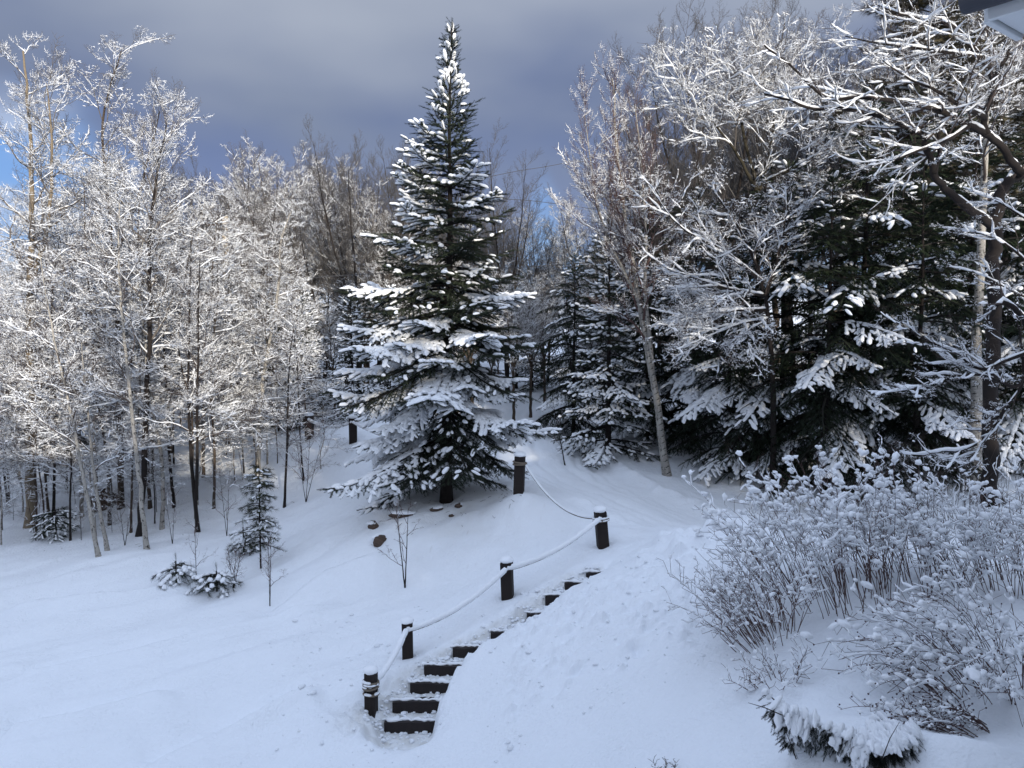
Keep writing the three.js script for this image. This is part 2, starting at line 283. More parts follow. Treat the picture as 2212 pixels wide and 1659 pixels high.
for (const [X, Y, d, r, h] of [[1735, 1590, 6.15, 0.17, 0.30], [1795, 1610, 6.05, 0.2, 0.38], [1850, 1640, 5.95, 0.22, 0.42], [1905, 1680, 5.8, 0.2, 0.34], [1960, 1665, 5.85, 0.16, 0.22]]) { const p = at(X, Y, d); PITS.push([p.x, p.z, r, h]); }
for (const [X, Y, d, r, h] of [[1800, 1500, 6.75, 0.34, 0.16], [1920, 1540, 6.5, 0.34, 0.16], [2060, 1600, 6.15, 0.28, 0.16], [2160, 1620, 6.0, 0.3, 0.12], [1690, 1620, 6.15, 0.12, 0.06]]) { const p = at(X, Y, d); BUMPS.push([p.x, p.z, r, h]); }
function buildGround() {
  const lines = (spans) => { const out = []; for (const [a, b, s] of spans) { const n = Math.max(1, Math.round((b - a) / s)); for (let k = 0; k < n; k++) out.push(a + (b - a) * k / n); } out.push(spans[spans.length - 1][1]); return out; };
  const xs = lines([[-300, -60, 24], [-60, -24, 3], [-24, -12, 0.6], [-12, -3, 0.11], [-3, 2.6, 0.03], [2.6, 8, 0.065], [8, 14, 0.25], [14, 30, 1], [30, 60, 3], [60, 300, 24]]);
  const zs = lines([[-400, -70, 30], [-70, -34, 2], [-34, -22, 0.4], [-22, -13.4, 0.10], [-13.4, -9, 0.03], [-9, -5, 0.06], [-5, 4, 0.4], [4, 60, 6]]);
  const nx = xs.length, nz = zs.length, p = new Float32Array(nx * nz * 3), uv = new Float32Array(nx * nz * 2), idx = new Uint32Array((nx - 1) * (nz - 1) * 6);
  let q = 0;
  for (let j = 0; j < nz; j++) for (let i = 0; i < nx; i++) { const k = j * nx + i; p[k * 3] = xs[i]; p[k * 3 + 1] = H(xs[i], zs[j]); p[k * 3 + 2] = zs[j]; uv[k * 2] = xs[i]; uv[k * 2 + 1] = zs[j]; }
  for (let j = 0; j < nz - 1; j++) for (let i = 0; i < nx - 1; i++) { const a = j * nx + i; idx.set([a, a + nx, a + 1, a + 1, a + nx, a + nx + 1], q); q += 6; }
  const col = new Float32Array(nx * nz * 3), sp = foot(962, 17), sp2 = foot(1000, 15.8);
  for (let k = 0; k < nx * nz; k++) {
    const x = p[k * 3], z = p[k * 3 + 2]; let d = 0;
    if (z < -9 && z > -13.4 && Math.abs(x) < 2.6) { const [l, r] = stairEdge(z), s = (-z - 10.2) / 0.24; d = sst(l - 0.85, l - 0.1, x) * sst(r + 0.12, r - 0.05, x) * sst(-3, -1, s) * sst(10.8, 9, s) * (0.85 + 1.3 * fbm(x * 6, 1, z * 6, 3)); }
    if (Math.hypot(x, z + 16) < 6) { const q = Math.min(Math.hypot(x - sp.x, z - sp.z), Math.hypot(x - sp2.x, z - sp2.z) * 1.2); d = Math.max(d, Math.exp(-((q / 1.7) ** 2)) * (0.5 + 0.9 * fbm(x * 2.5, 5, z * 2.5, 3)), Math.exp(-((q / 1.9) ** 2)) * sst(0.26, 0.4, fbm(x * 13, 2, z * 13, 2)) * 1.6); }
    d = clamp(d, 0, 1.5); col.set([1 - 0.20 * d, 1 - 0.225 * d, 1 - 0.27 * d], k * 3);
  }
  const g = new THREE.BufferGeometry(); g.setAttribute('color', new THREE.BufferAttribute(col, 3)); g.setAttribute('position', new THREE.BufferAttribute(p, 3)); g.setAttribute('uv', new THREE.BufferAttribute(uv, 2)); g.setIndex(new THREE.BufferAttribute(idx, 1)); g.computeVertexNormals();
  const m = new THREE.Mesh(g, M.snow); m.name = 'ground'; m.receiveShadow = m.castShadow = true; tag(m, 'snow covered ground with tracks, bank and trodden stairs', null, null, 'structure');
}
buildGround();

// ---------------------------------------------------------------- small shared shapes
function lumpGeo(seed, amp = 0.22, detail = 2) { // a rounded clod of snow one unit long
  const g = mergeVertices(new THREE.IcosahedronGeometry(0.5, detail).deleteAttribute('uv').deleteAttribute('normal'), 1e-4), p = g.attributes.position, v = V(0, 0, 0);
  for (let k = 0; k < p.count; k++) { v.fromBufferAttribute(p, k); const s = 1 + fbm(v.x * 3 + seed, v.y * 3, v.z * 3 + seed, 3) * amp * 2.4; v.multiplyScalar(s); if (v.y < 0) v.y *= 0.6; p.setXYZ(k, v.x, v.y, v.z); }
  g.computeVertexNormals(); return g;
}
const LUMP = lumpGeo(1), LUMPS = [LUMP, lumpGeo(4, 0.3), lumpGeo(9, 0.26)];
function shootGeo(seed, count, len, wide, droop = 0) { // one conifer shoot along +z, one unit long
  const R = rng(seed), p = [], n = [], idx = [];
  const put = (a, b, c, nn) => { const k = p.length / 3; p.push(...a, ...b, ...c); n.push(...nn, ...nn, ...nn); idx.push(k, k + 1, k + 2); };
  for (let k = 0; k < 4; k++) { const a = k * Math.PI / 2, b = a + Math.PI / 2, w = 0.022; put([Math.cos(a) * w, Math.sin(a) * w, 0], [Math.cos(b) * w, Math.sin(b) * w, 0], [0, 0, 1], [Math.cos(a + 0.8), Math.sin(a + 0.8), 0]); }
  for (let k = 0; k < count; k++) {
    const z = (k + R()) / count, a = R() * 6.283, c = Math.cos(a), s = Math.sin(a), L = len * (0.7 + 0.5 * R()) * (1 - 0.35 * z), f = 0.55 + 0.4 * R();
    const tx = c * L, ty = s * L - droop * L, tz = z + f * L, wx = -s * wide, wy = c * wide;
    put([c * 0.01 + wx, s * 0.01 + wy, z], [c * 0.01 - wx, s * 0.01 - wy, z], [tx, ty, tz], [c * 0.8, s * 0.8, 0.3]);
  }
  const g = new THREE.BufferGeometry(); g.setAttribute('position', new THREE.Float32BufferAttribute(p, 3)); g.setAttribute('normal', new THREE.Float32BufferAttribute(n, 3)); g.setIndex(idx); return g;
}
const SHOOT = shootGeo(3, 46, 0.26, 0.022), LONG_SHOOT = shootGeo(8, 34, 0.75, 0.018, 0.35), FLAT_SHOOT = (() => { const g = shootGeo(5, 40, 0.26, 0.03); g.scale(1.25, 0.55, 1); return g; })();
class Many { // copies of one small shape
  constructor(geo, mat) { this.geo = geo; this.mat = mat; this.m = []; this.c = []; }
  add(pos, dir, sx, sy, sz, roll = 0, tint) {
    const q = new THREE.Quaternion(), z = dir.clone().normalize(); let x = V(0, 0, 0).crossVectors(Math.abs(z.y) > 0.98 ? V(1, 0, 0) : UP, z).normalize(); const y = V(0, 0, 0).crossVectors(z, x);
    const mt = new THREE.Matrix4().makeBasis(x, y, z); q.setFromRotationMatrix(mt); if (roll) q.multiply(new THREE.Quaternion().setFromAxisAngle(V(0, 0, 1), roll));
    this.m.push(new THREE.Matrix4().compose(pos, q, V(sx, sy, sz))); if (tint !== undefined) this.c.push(tint);
  }
  build(name, parent) {
    if (!this.m.length) return null;
    const im = new THREE.InstancedMesh(this.geo, this.mat, this.m.length); im.name = name; im.castShadow = im.receiveShadow = true; im.userData.kind = 'stuff';
    this.m.forEach((m, k) => im.setMatrixAt(k, m));
    if (this.c.length) { const c = new THREE.Color(); this.c.forEach((t, k) => im.setColorAt(k, c.setRGB(t, t, t * 0.95))); }
    parent.add(im); return im;
  }
}

// ---------------------------------------------------------------- trees
let count = 0, inst = 0;
const perp = (d, R) => { const v = V(R() - 0.5, R() - 0.5, R() - 0.5); v.addScaledVector(d, -v.dot(d)); return v.normalize(); };
function pointOn(pts, t) { const f = clamp(t, 0, 1) * (pts.length - 1), k = Math.min(pts.length - 2, Math.floor(f)); return { p: pts[k].clone().lerp(pts[k + 1], f - k), d: pts[k + 1].clone().sub(pts[k]).normalize(), k, f: f - k }; }
function smooth(pts, n) { return new THREE.CatmullRomCurve3(pts).getPoints(n); }
// a spray of fine twigs one unit long, along +z, with the snow that lies on it; three growths of it
function makeSpray(seed, kids, thick, cover, step) {
  const R = rng(seed), w = new MB(), sn = new MB();
  const grow = (p0, d0, len, r, level) => {
    const n = level ? 3 : 6, pts = [p0.clone()], rad = [r], d = d0.clone();
    for (let k = 1; k <= n; k++) { d.x += (R() - 0.5) * 0.5; d.y += (R() - 0.5) * 0.42 + 0.03; d.z += (R() - 0.5) * 0.3; d.normalize(); pts.push(pts[k - 1].clone().addScaledVector(d, len / n)); rad.push(r * (1 - 0.6 * k / n)); }
    w.tube(pts, rad, 3); if (thick) sn.snow(pts, rad, thick * (level === 2 ? 0.85 : 1), R, step, cover, 4);
    if (level === 2) return;
    const m = level ? Math.round(2 + R() * 2.4) : kids; let f = R() < 0.5 ? 1 : -1;
    for (let k = 0; k < m; k++) {
      const t = lerp(0.1, 1, (k + R() * 0.9) / m), q = pointOn(pts, t), side = V(0, 0, 0).crossVectors(q.d, UP).normalize().multiplyScalar(f).addScaledVector(perp(q.d, R), 0.6).normalize(); f = -f;
      const a = 0.6 + R() * 0.65; grow(q.p, q.d.clone().multiplyScalar(Math.cos(a)).addScaledVector(side, Math.sin(a)), len * (level ? 0.5 : 0.55) * (1.1 - 0.6 * t) * (0.6 + 0.7 * R()), r * 0.68, level + 1);
    }
  };
  grow(V(0, 0, 0), V(0, 0, 1), 1, 0.011, 0); return [w.geo(), thick ? sn.geo() : null];
}
const SPRAYS = [1, 2, 3].map((k) => makeSpray(200 + k, 9, 0.0195, 0.44, 0.05)), BARE_SPRAYS = [4, 5].map((k) => makeSpray(200 + k, 9, 0, 0, 1));
/* o: seed, snow (thickness, 0 for none), cover, levels, limbs, spread(t), lift (angle from the trunk, radians), trop (bend upwards), dens [per metre by level], ratio, wob */
function growBranch(o, R, mbs, start, dir, len, r, level) {
  if (level > 2) { const L = clamp(len * 1.25, o.sprayMin ?? 0.28, o.sprayMax ?? 0.75); mbs.spray.add(start, dir, L * (R() < 0.5 ? 1 : -1), L, L); if (mbs.frost && R() < (o.frost ?? 0.8) && Math.abs(dir.y) < 0.82) mbs.frost.m.push(mbs.spray.m[mbs.spray.m.length - 1]); return; }
  const n = level === 1 ? 8 : level === 2 ? 5 : level === 3 ? 3 : 2, pts = [start.clone()], rad = [r], d = dir.clone();
  for (let k = 1; k <= n; k++) {
    d.x += (R() - 0.5) * o.wob; d.z += (R() - 0.5) * o.wob; d.y += (R() - 0.5) * o.wob + o.trop * (level === 1 ? 1 : 0.7) / n; d.normalize();
    pts.push(pts[k - 1].clone().addScaledVector(d, len / n)); rad.push(Math.max(o.tip ?? 0.003, r * (1 - 0.82 * k / n)));
  }
  mbs.wood.tube(pts, rad, level === 1 ? 5 : 3);
  if (o.snow) mbs.snow.snow(pts, rad, o.snow * (level === 1 ? 1.15 : level === 2 ? 1 : 0.85), R, level < 3 ? 0.085 : 0.07, o.cover, level < 3 ? 5 : 4);
  growBranch(o, R, mbs, pts[n].clone(), d.clone(), len * 0.3, 0, 3);
  const kids = Math.max(level < 3 ? 2 : 1, Math.round(len * o.dens[level] * (0.8 + 0.4 * R()))); let flip = R() < 0.5 ? 1 : -1;
  for (let k = 0; k < kids; k++) {
    const t = lerp(level === 1 ? 0.18 : 0.12, 1, (k + R() * 0.8) / kids), q = pointOn(pts, t), side = V(0, 0, 0).crossVectors(q.d, UP);
    if (side.lengthSq() < 0.05) side.copy(perp(q.d, R)); side.normalize().multiplyScalar(flip).addScaledVector(perp(q.d, R), 0.75).addScaledVector(UP, o.rise ?? 0.1).normalize(); flip = -flip;
    const a = (o.fork ?? 0.75) * (0.7 + 0.6 * R()), nd = q.d.clone().multiplyScalar(Math.cos(a)).addScaledVector(side, Math.sin(a)).normalize();
    const L = len * o.ratio * (1.05 - 0.65 * t) * (0.6 + 0.7 * R());
    if (L > 0.05) growBranch(o, R, mbs, q.p, nd, L, Math.max(o.tip ?? 0.003, lerp(rad[q.k], rad[q.k + 1], q.f) * 0.62), level + 1);
  }
}
function bareTree(name, o) {
  const g = group(name), R = rng(o.seed), trunk = new MB(), v = o.seed % (o.snow ? 3 : 2), mbs = { wood: new MB(), snow: new MB(), spray: new Many((o.snow ? SPRAYS : BARE_SPRAYS)[v][0], o.fine ?? o.twig ?? M.twig), frost: o.snow ? new Many(SPRAYS[v][1], M.treeSnow) : null };
  for (const st of o.stems) {
    const pts = smooth(st.pts, Math.max(8, st.pts.length * 4)), n = pts.length - 1, rad = pts.map((_, k) => lerp(st.r, st.tip ?? st.r * 0.18, Math.pow(k / n, st.pow ?? 0.9)) * (k === 0 ? 1.25 : 1));
    for (let k = 1; k < n; k++) { pts[k].x += (R() - 0.5) * st.r * 0.5; pts[k].z += (R() - 0.5) * st.r * 0.5; }
    trunk.tube(pts, rad, 8);
    if (o.snow) mbs.snow.snow(pts, rad, o.snow * 1.2, R, 0.12, o.cover);
    const len = pts.reduce((s, p, k) => s + (k ? p.distanceTo(pts[k - 1]) : 0), 0), nl = st.limbs ?? o.limbs; let az = R() * 6.28;
    for (let k = 0; k < nl; k++) {
      const t = lerp(st.from ?? o.from ?? 0.3, 1, (k + R() * 0.7) / nl), q = pointOn(pts, t); az += 2.4 + (R() - 0.5) * 0.9;
      const out = V(Math.cos(az), 0, Math.sin(az)); out.addScaledVector(q.d, -out.dot(q.d)).normalize();
      const a = o.lift(t) * (0.8 + 0.4 * R()), d = q.d.clone().multiplyScalar(Math.cos(a)).addScaledVector(out, Math.sin(a)).normalize();
      growBranch(o, R, mbs, q.p, d, o.spread(t) * (0.7 + 0.55 * R()), Math.max(0.006, lerp(rad[q.k], rad[q.k + 1], q.f) * (o.limbR ?? 0.5)), 1);
    }
  }
  part('trunk', trunk.geo(), o.bark ?? M.bark, g); o.tris = mbs.wood.tris + mbs.snow.tris;
  part('crown', mbs.wood.geo(), o.twig ?? M.twig, g);
  mbs.spray.build('twigs', g); inst += mbs.spray.m.length;
  if (o.snow) { part('branch_snow', mbs.snow.geo(), M.treeSnow, g, 'stuff'); mbs.frost.build('twig_snow', g); inst += mbs.frost.m.length; }
  count += o.tris; return g;
}
const straight = (h, lean = 0, bend = 0, seed = 1) => { const R = rng(seed); return [0, 0.2, 0.4, 0.6, 0.8, 1].map((t) => V(lean * t + (R() - 0.5) * bend * t, h * t, (R() - 0.5) * bend * t)); };

/* o: seed, h, clear (height of the lowest branch), rad(t from top), tilt(t), droop, per, gap, shoot, load(t, az) */
function conifer(name, o) {
  const g = group(name), R = rng(o.seed), wood = new MB(), limb = new MB(), need = new Many(o.shootGeo ?? SHOOT, o.mat ?? M.spruce), snow = new Many(LUMPS[o.seed % 3], M.treeSnow);
  const tp = straight(o.h, o.lean ?? 0, o.h * 0.012, o.seed); tp[0].y -= 0.3;
  const tpts = smooth(tp, 16), n = tpts.length - 1; wood.tube(tpts, tpts.map((_, k) => lerp(o.r, 0.012, Math.pow(k / n, 0.85)) * (k === 0 ? 1.3 : 1)), 8);
  const sh = o.shoot ?? 0.14;
  const leafy = (p, d, load, s = 1) => {
    const k = sh * s * (0.8 + 0.45 * R());
    need.add(p, d, k, k, k, R() * 6.28, 0.7 + 0.6 * R());
    if (R() < load) { const w = sh * s * (0.34 + 0.34 * R()) * (o.lump ?? 1), l = sh * s * (0.75 + 0.5 * R()) * (o.lumpL ?? 1); snow.add(p.clone().addScaledVector(d, k * 0.5).add(V(0, w * 0.36, 0)), d, w, w * 0.85, l, 0); }
  };
  let az = R() * 6.28;
  for (let y = o.clear; y < o.h - 0.06;) {
    const t = 1 - y / o.h, per = Math.max(2, Math.round(o.per * (0.55 + 0.45 * sst(0, 0.3, t)))), extra = y === o.clear ? o.boughs : null;
    for (let b = 0; b < per + (extra ? extra.length : 0); b++) {
      const own = b >= per ? extra[b - per] : null; az = own ? own.az : az + 2.399963 + (R() - 0.5) * 0.5; const hgt = own ? own.y : y + (R() - 0.5) * o.gap * 0.9; if (!own && (hgt < o.clear * 0.8 || hgt > o.h)) continue;
      const q = pointOn(tpts, hgt / o.h), L = own ? own.L : o.rad(t, az) * (1.0 - (o.ragged ?? 0.35) * R() + (R() < 0.12 ? 0.14 : 0)); if (L < 0.05) continue;
      const e0 = own ? own.e : o.tilt(t) + (R() - 0.5) * 0.25, m = Math.max(3, Math.round(L / 0.22)), pts = [q.p], d = V(0, 0, 0); let a2 = az;
      for (let k = 1; k <= m; k++) { const s = k / m, e = e0 - o.droop * Math.sin(s * 2.0) * Math.min(1, L / 1.2) + (o.upturn ?? 0.3) * s * s * s; a2 += (R() - 0.5) * 0.12; d.set(Math.cos(a2) * Math.cos(e), Math.sin(e), Math.sin(a2) * Math.cos(e)); pts.push(pts[k - 1].clone().addScaledVector(d, L / m)); }
      limb.tube(pts, pts.map((_, k) => lerp(0.006 + L * 0.011, 0.004, k / m)), 4);
      const load = clamp(own ? own.load : o.load(t, az, R), 0, 1);
      const tw = Math.max(3, Math.round(L / (o.twigGap ?? 0.085))); let flip = 1;
      for (let k = 0; k <= tw; k++) {
        const s = lerp(o.bare ?? 0.16, 1, k / tw), pq = pointOn(pts, s); flip = -flip;
        const side = V(0, 0, 0).crossVectors(pq.d, UP).normalize().multiplyScalar(flip), a = 0.85 + (R() - 0.5) * 0.35, l = clamp((1.06 - s) * L * (o.twigLen ?? 0.55), Math.min(o.twigMin ?? 0.12, L * 0.3), o.twigMax ?? 0.6) * (0.7 + 0.5 * R());
        const td = pq.d.clone().multiplyScalar(Math.cos(a)).addScaledVector(side, Math.sin(a)); td.y += (R() - 0.5) * 0.3 - (o.sag ?? 0.12); td.normalize();
        const sl = load * sst(0.05, 0.4, s);
        leafy(pq.p, pq.d, sl, 1);
        const cnt = Math.max(1, Math.round(l / (sh * 0.62))); let f2 = 1; const pp = pq.p.clone(), dd = td.clone();
        if (l > 0.25) limb.tube([pq.p, pq.p.clone().addScaledVector(td, l * 0.9)], [0.005, 0.003], 3);
        for (let j = 0; j < cnt; j++) {
          pp.addScaledVector(dd, l / cnt); dd.y -= (o.sag ?? 0.12) * 0.5; dd.normalize(); f2 = -f2;
          leafy(pp.clone(), dd.clone(), sl, j === cnt - 1 ? 1 : 0.9);
          if (j < cnt - 1 || l > 0.3) { const s2 = V(0, 0, 0).crossVectors(dd, UP).normalize().multiplyScalar(f2), d3 = dd.clone().multiplyScalar(0.72).addScaledVector(s2, 0.68); d3.y += (R() - 0.5) * 0.3; leafy(pp.clone(), d3.normalize(), sl * 0.8, 0.85); }
        }
      }
    }
    y += o.gap * (0.75 + 0.5 * R()) * (0.55 + 0.45 * sst(0, 0.35, t));
  }
  need.add(V(tpts[n].x, o.h - 0.05, tpts[n].z), UP, sh, sh, sh * 1.8, 0, 1);
  part('trunk', wood.geo(), o.bark ?? M.barkDark, g); part('branch', limb.geo(), M.barkDark, g);
  need.build('needles', g); snow.build('branch_snow', g);
  count += limb.tris; inst += need.m.length + snow.m.length; return g;
}
// ---------------------------------------------------------------- stairs, posts and rope
{
  const g = group('timber_stairs', V(0, 0, 0)), R = rng(5);
  STEPS.forEach((s, k) => {
    const low = k ? STEPS[k - 1].y : s.y - 0.165, h = s.y - low + 0.05, w = 1.45, geo = (() => { const b = new THREE.BoxGeometry(w, h, 0.13, 48, 4, 4); return b; })(), p = geo.attributes.position;
    for (let q = 0; q < p.count; q++) p.setXYZ(q, p.getX(q), p.getY(q) + fbm(p.getX(q) * 4, k, p.getZ(q) * 9, 2) * 0.03 + fbm(p.getX(q) * 1.3, k * 3, 1, 2) * 0.03, p.getZ(q) + fbm(p.getX(q) * 5, p.getY(q) * 14, k, 2) * 0.008);
    geo.computeVertexNormals();
    const m = part('step', geo, M.timber, g); m.position.set(s.l - 0.015 + w / 2, s.y - h / 2, s.z - 0.06); m.rotation.y = 0.02 + (R() - 0.5) * 0.03; m.rotation.z = (R() - 0.5) * 0.02;
    const sn = new MB(), line = [], rr = []; for (let q = 0; q <= 26; q++) { line.push(V(s.l - 0.05 + q * 0.045, s.y + 0.006, s.z - 0.045 + (R() - 0.5) * 0.05)); rr.push(0.016 + R() * R() * 0.05); }
    sn.tube(line, rr, 5, 0.5); part('step_snow', sn.geo(), M.treeSnow, g, 'stuff');
  });
  const clods = new Many(LUMPS[1], M.clod);
  for (let q = 0; q < 800; q++) { const k = R() * 11 - 1.2, z = -10.2 - 0.24 * k, [l, r] = stairEdge(z), edge = R() < 0.55, x = edge ? l + (R() - 0.75) * 0.4 : lerp(l, r, R()), sz = 0.015 + R() * R() * 0.06; clods.add(V(x, H(x, z) + sz * 0.2, z), V(R() - 0.5, 0, R() - 0.5), sz, sz * 0.8, sz * 1.3); }
  clods.build('snow_clods', g);
  tag(g, 'dark timber stairs climbing the bank, half buried in trodden snow', 'stairs');
}
const POSTS = [
  { b: [802, 1526, 10.3], top: 1452, w: 0.15, label: 'shortest rope post, wound with coils of rope beside the bottom step', cap: 1 },
  { b: [881, 1417, 11.4], top: 1344, w: 0.165, lean: 0.01, label: 'second rope post up from the bottom step, standing plumb' },
  { b: [1097, 1281, 12.4], top: 1213, w: 0.185, lean: 0.035, label: 'third rope post from the bottom, snow smeared on its face' },
  { b: [1303, 1176, 13.6], top: 1104, w: 0.2, lean: 0.09, label: 'leaning rope post at the head of the stairs with snowy knot' },
  { b: [1121, 1083, 15.6], top: 985, w: 0.2, lean: -0.03, label: 'tall rope post under the spruce branches on a snow mound' },
  { b: [763, 951, 21], top: 903, w: 0.21, label: 'dark rope post beyond the spruce at the top of the left bank' },
  { b: [668, 925, 22.2], top: 898, w: 0.21, label: 'dark rope post half hidden by trees beyond the left bank' },
];
POSTS.forEach((o, k) => {
  const b = ground(at(...o.b)), top = at(o.b[0], o.top, o.b[2]).y, h = Math.max(0.4, top - b.y), R = rng(30 + k), g = group('rope_post', b);
  const geo = new RoundedBoxGeometry(o.w, h + 0.5, o.w, 3, o.w * 0.09), p = geo.attributes.position;
  for (let q = 0; q < p.count; q++) { const s = 1 + fbm(p.getX(q) * 12, p.getY(q) * 2, p.getZ(q) * 12 + k, 2) * 0.09; p.setX(q, p.getX(q) * s); p.setZ(q, p.getZ(q) * s); }
  geo.computeVertexNormals();
  const shaft = part('shaft', geo, M.post, g); shaft.position.y = (h + 0.5) / 2 - 0.5; shaft.rotation.y = k % 2 ? 0.12 : -0.2; g.rotation.z = o.lean ?? 0;
  const cap = lumpGeo(20 + k, 0.12, 3); cap.scale(o.w * 1.28, o.w * (o.cap ? 1.0 : 0.72), o.w * 1.28); const c = part('snow_cap', cap, M.treeSnow, g); c.position.y = h + o.w * 0.12;
  o.h = h; o.base = b; o.g = g;
  o.knot = V(b.x - Math.sin(o.lean ?? 0) * (h - 0.12), b.y + h - (k ? 0.11 : 0.2), b.z + o.w * 0.5 + 0.02);
  if (k === 0 || k === 3 || k === 4) { // turns of rope round the post
    const tw = new MB(), turns = k === 0 ? [0.135, 0.17, 0.205, 0.30] : [0.13, 0.17];
    for (const t of turns) { const pts = []; for (let q = 0; q <= 20; q++) { const a = q / 20 * 6.283, rr = o.w * (0.66 + 0.03 * R()); pts.push(V(Math.cos(a) * rr, h - t + Math.sin(a * 1 + t * 40) * 0.012, Math.sin(a) * rr)); } tw.tube(pts, pts.map(() => 0.019), 6); }
    part('rope_coil', tw.geo(), M.rope, g);
    if (k !== 4) { const sm = new Many(LUMPS[0], M.treeSnow); for (let q = 0; q < 26; q++) { const a = R() * 6.28, rr = o.w * 0.7; sm.add(V(Math.cos(a) * rr, h - turns[q % turns.length] + 0.02, Math.sin(a) * rr), V(-Math.sin(a), 0, Math.cos(a)), 0.045, 0.04, 0.05 + R() * 0.06); } sm.build('coil_snow', g); }
  }
  tag(g, o.label, 'rope post', 'posts of the rope fence');
});
function ropeBetween(a, b, sag, snowR, label, seed) {
  const R = rng(seed), n = 64, pts = [], rr = [], core = new MB(), str = new MB(), sn = new MB();
  for (let k = 0; k <= n; k++) { const t = k / n, p = a.clone().lerp(b, t); p.y -= sag * 4 * t * (1 - t); pts.push(p); rr.push(0.013); }
  core.tube(pts, rr, 6);
  for (let s = 0; s < 3; s++) { // three twisted strands
    const fine = [], m = n * 5; for (let k = 0; k <= m; k++) { const q = pointOn(pts, k / m), sd = V(0, 0, 0).crossVectors(q.d, UP).normalize(), up = V(0, 0, 0).crossVectors(sd, q.d), an = k * 0.75 + s * 2.094; fine.push(q.p.clone().addScaledVector(sd, Math.cos(an) * 0.0095).addScaledVector(up, Math.sin(an) * 0.0095)); }
    str.tube(fine, fine.map(() => 0.0095), 4);
  }
  const g = group('rope'); part('rope_core', core.geo(), M.rope, g); part('strands', str.geo(), M.rope, g);
  if (snowR) { const sp = [], sr = []; for (let k = 0; k <= n * 2; k++) { const q = pointOn(pts, k / n / 2); const w = snowR * (0.86 + fbm(k * 0.16, seed, 0.5, 3) * 0.5) * (k < 2 || k > n * 2 - 2 ? 0.5 : 1); sp.push(q.p.add(V(0, w * 0.62 + 0.006, 0))); sr.push(w); } sn.tube(sp, sr, 8, 1, true); part('rope_snow', sn.geo(), M.treeSnow, g); }
  tag(g, label, 'rope', 'swags of rope between the posts');
}
{
  const K = POSTS.map((p) => p.knot);
  ropeBetween(K[0], K[1], 0.10, 0.05, 'snow topped rope swag from the bottom post to the second post', 1);
  ropeBetween(K[1], K[2], 0.15, 0.048, 'longest snow topped rope swag between second and third posts', 2);
  ropeBetween(K[2], K[3], 0.14, 0.05, 'snow topped rope swag rising to the post at the stair head', 3);
  ropeBetween(V(K[3].x - 0.1, K[3].y - 0.04, K[3].z - 0.2), V(K[4].x + 0.08, K[4].y - 0.02, K[4].z - 0.1), 0.30, 0.024, 'slack bare looking rope from the stair head to the spruce post', 4);
  ropeBetween(K[6], K[5], 0.18, 0.05, 'snow laden rope swag on the far left bank', 5);
  ropeBetween(K[5], V(K[5].x + 2.2, K[5].y - 0.55, K[5].z + 0.8), 0.12, 0.05, 'snow laden rope running from the far post behind the spruce', 6);
}
// ---------------------------------------------------------------- the house the photograph was taken from
{
  // a wing whose eave corner hangs into the picture is the origin; +x runs back along its eave, +z out from it
  const g = group('house', at(2134, 38, 3.0)); g.rotation.y = Math.atan2(-0.8, 0.6); g.updateMatrixWorld();
  const low = -g.position.y + 0.5;
  const boxAt = (name, x0, x1, y0, y1, z0, z1, mat, r = 0.01, to = g) => { const m = part(name, new RoundedBoxGeometry(x1 - x0, y1 - y0, z1 - z0, 2, Math.min(r, (y1 - y0) * 0.4)), mat, to); m.position.set((x0 + x1) / 2, (y0 + y1) / 2, (z0 + z1) / 2); return m; };
  boxAt('wall', 2.2, 7, low, 0.1, -7.6, -0.45, M.siding);
  const wing = new THREE.ExtrudeGeometry(new THREE.Shape([[0.31, 0.16], [0, 0.16], [0, 0.22], [4.0, 2.5], [8.0, 0.22], [8.0, 0.16], [7.69, 0.16], [4.0, 2.28]].map((p) => new THREE.Vector2(...p))), { depth: 7.2, bevelEnabled: false }); wing.rotateY(Math.PI / 2); part('roof', wing, M.roofing, g).position.x = 0;
  for (let k = 0; k < 12; k++) boxAt('soffit_board', 0.012 + k * 0.36, 0.352 + k * 0.36, 0.0, 0.03, -0.30, -0.012, M.white, 0.004);
  boxAt('fascia', 0, 7.2, -0.015, 0.2, -0.010, 0.012, M.white, 0.005); boxAt('fascia', -0.02, 0.008, -0.015, 0.05, -0.31, -0.012, M.white, 0.005);
  const gs = new THREE.Shape(); for (let k = 0; k <= 14; k++) { const a = k / 14 * Math.PI; k ? gs.lineTo(Math.cos(a) * 0.045, -Math.sin(a) * 0.05) : gs.moveTo(0.045, 0); }
  const gg = new THREE.ExtrudeGeometry(gs, { depth: 7, bevelEnabled: true, bevelSize: 0.004, bevelThickness: 0.03, bevelSegments: 3 }); gg.rotateY(Math.PI / 2); part('gutter', gg, M.gutter, g).position.set(-0.03, 0.065, 0.07);
  // the main block behind the camera, square to the view
  const b = new THREE.Group(); b.name = 'main_block'; b.position.copy(g.worldToLocal(V(0, 0, 0))); b.rotation.y = -g.rotation.y; g.add(b);
  boxAt('wall', -10, 3.6, 0.4, 7.6, 3.6, 10.6, M.siding, 0.01, b); boxAt('window', -3.2, -1.8, 5.2, 6.7, 3.56, 3.65, M.glass, 0.01, b); boxAt('window', 0.6, 1.8, 5.2, 6.7, 3.56, 3.65, M.glass, 0.01, b);
  const mr = new THREE.ExtrudeGeometry(new THREE.Shape([[-3.0, 7.5], [-7.1, 10.3], [-11.2, 7.5]].map((p) => new THREE.Vector2(...p))), { depth: 14.2, bevelEnabled: false }); mr.rotateY(Math.PI / 2); part('roof', mr, M.roofing, b).position.x = -10.3;
  tag(g, 'house whose pale eave corner and dark gutter hang into the top corner', 'house');
}
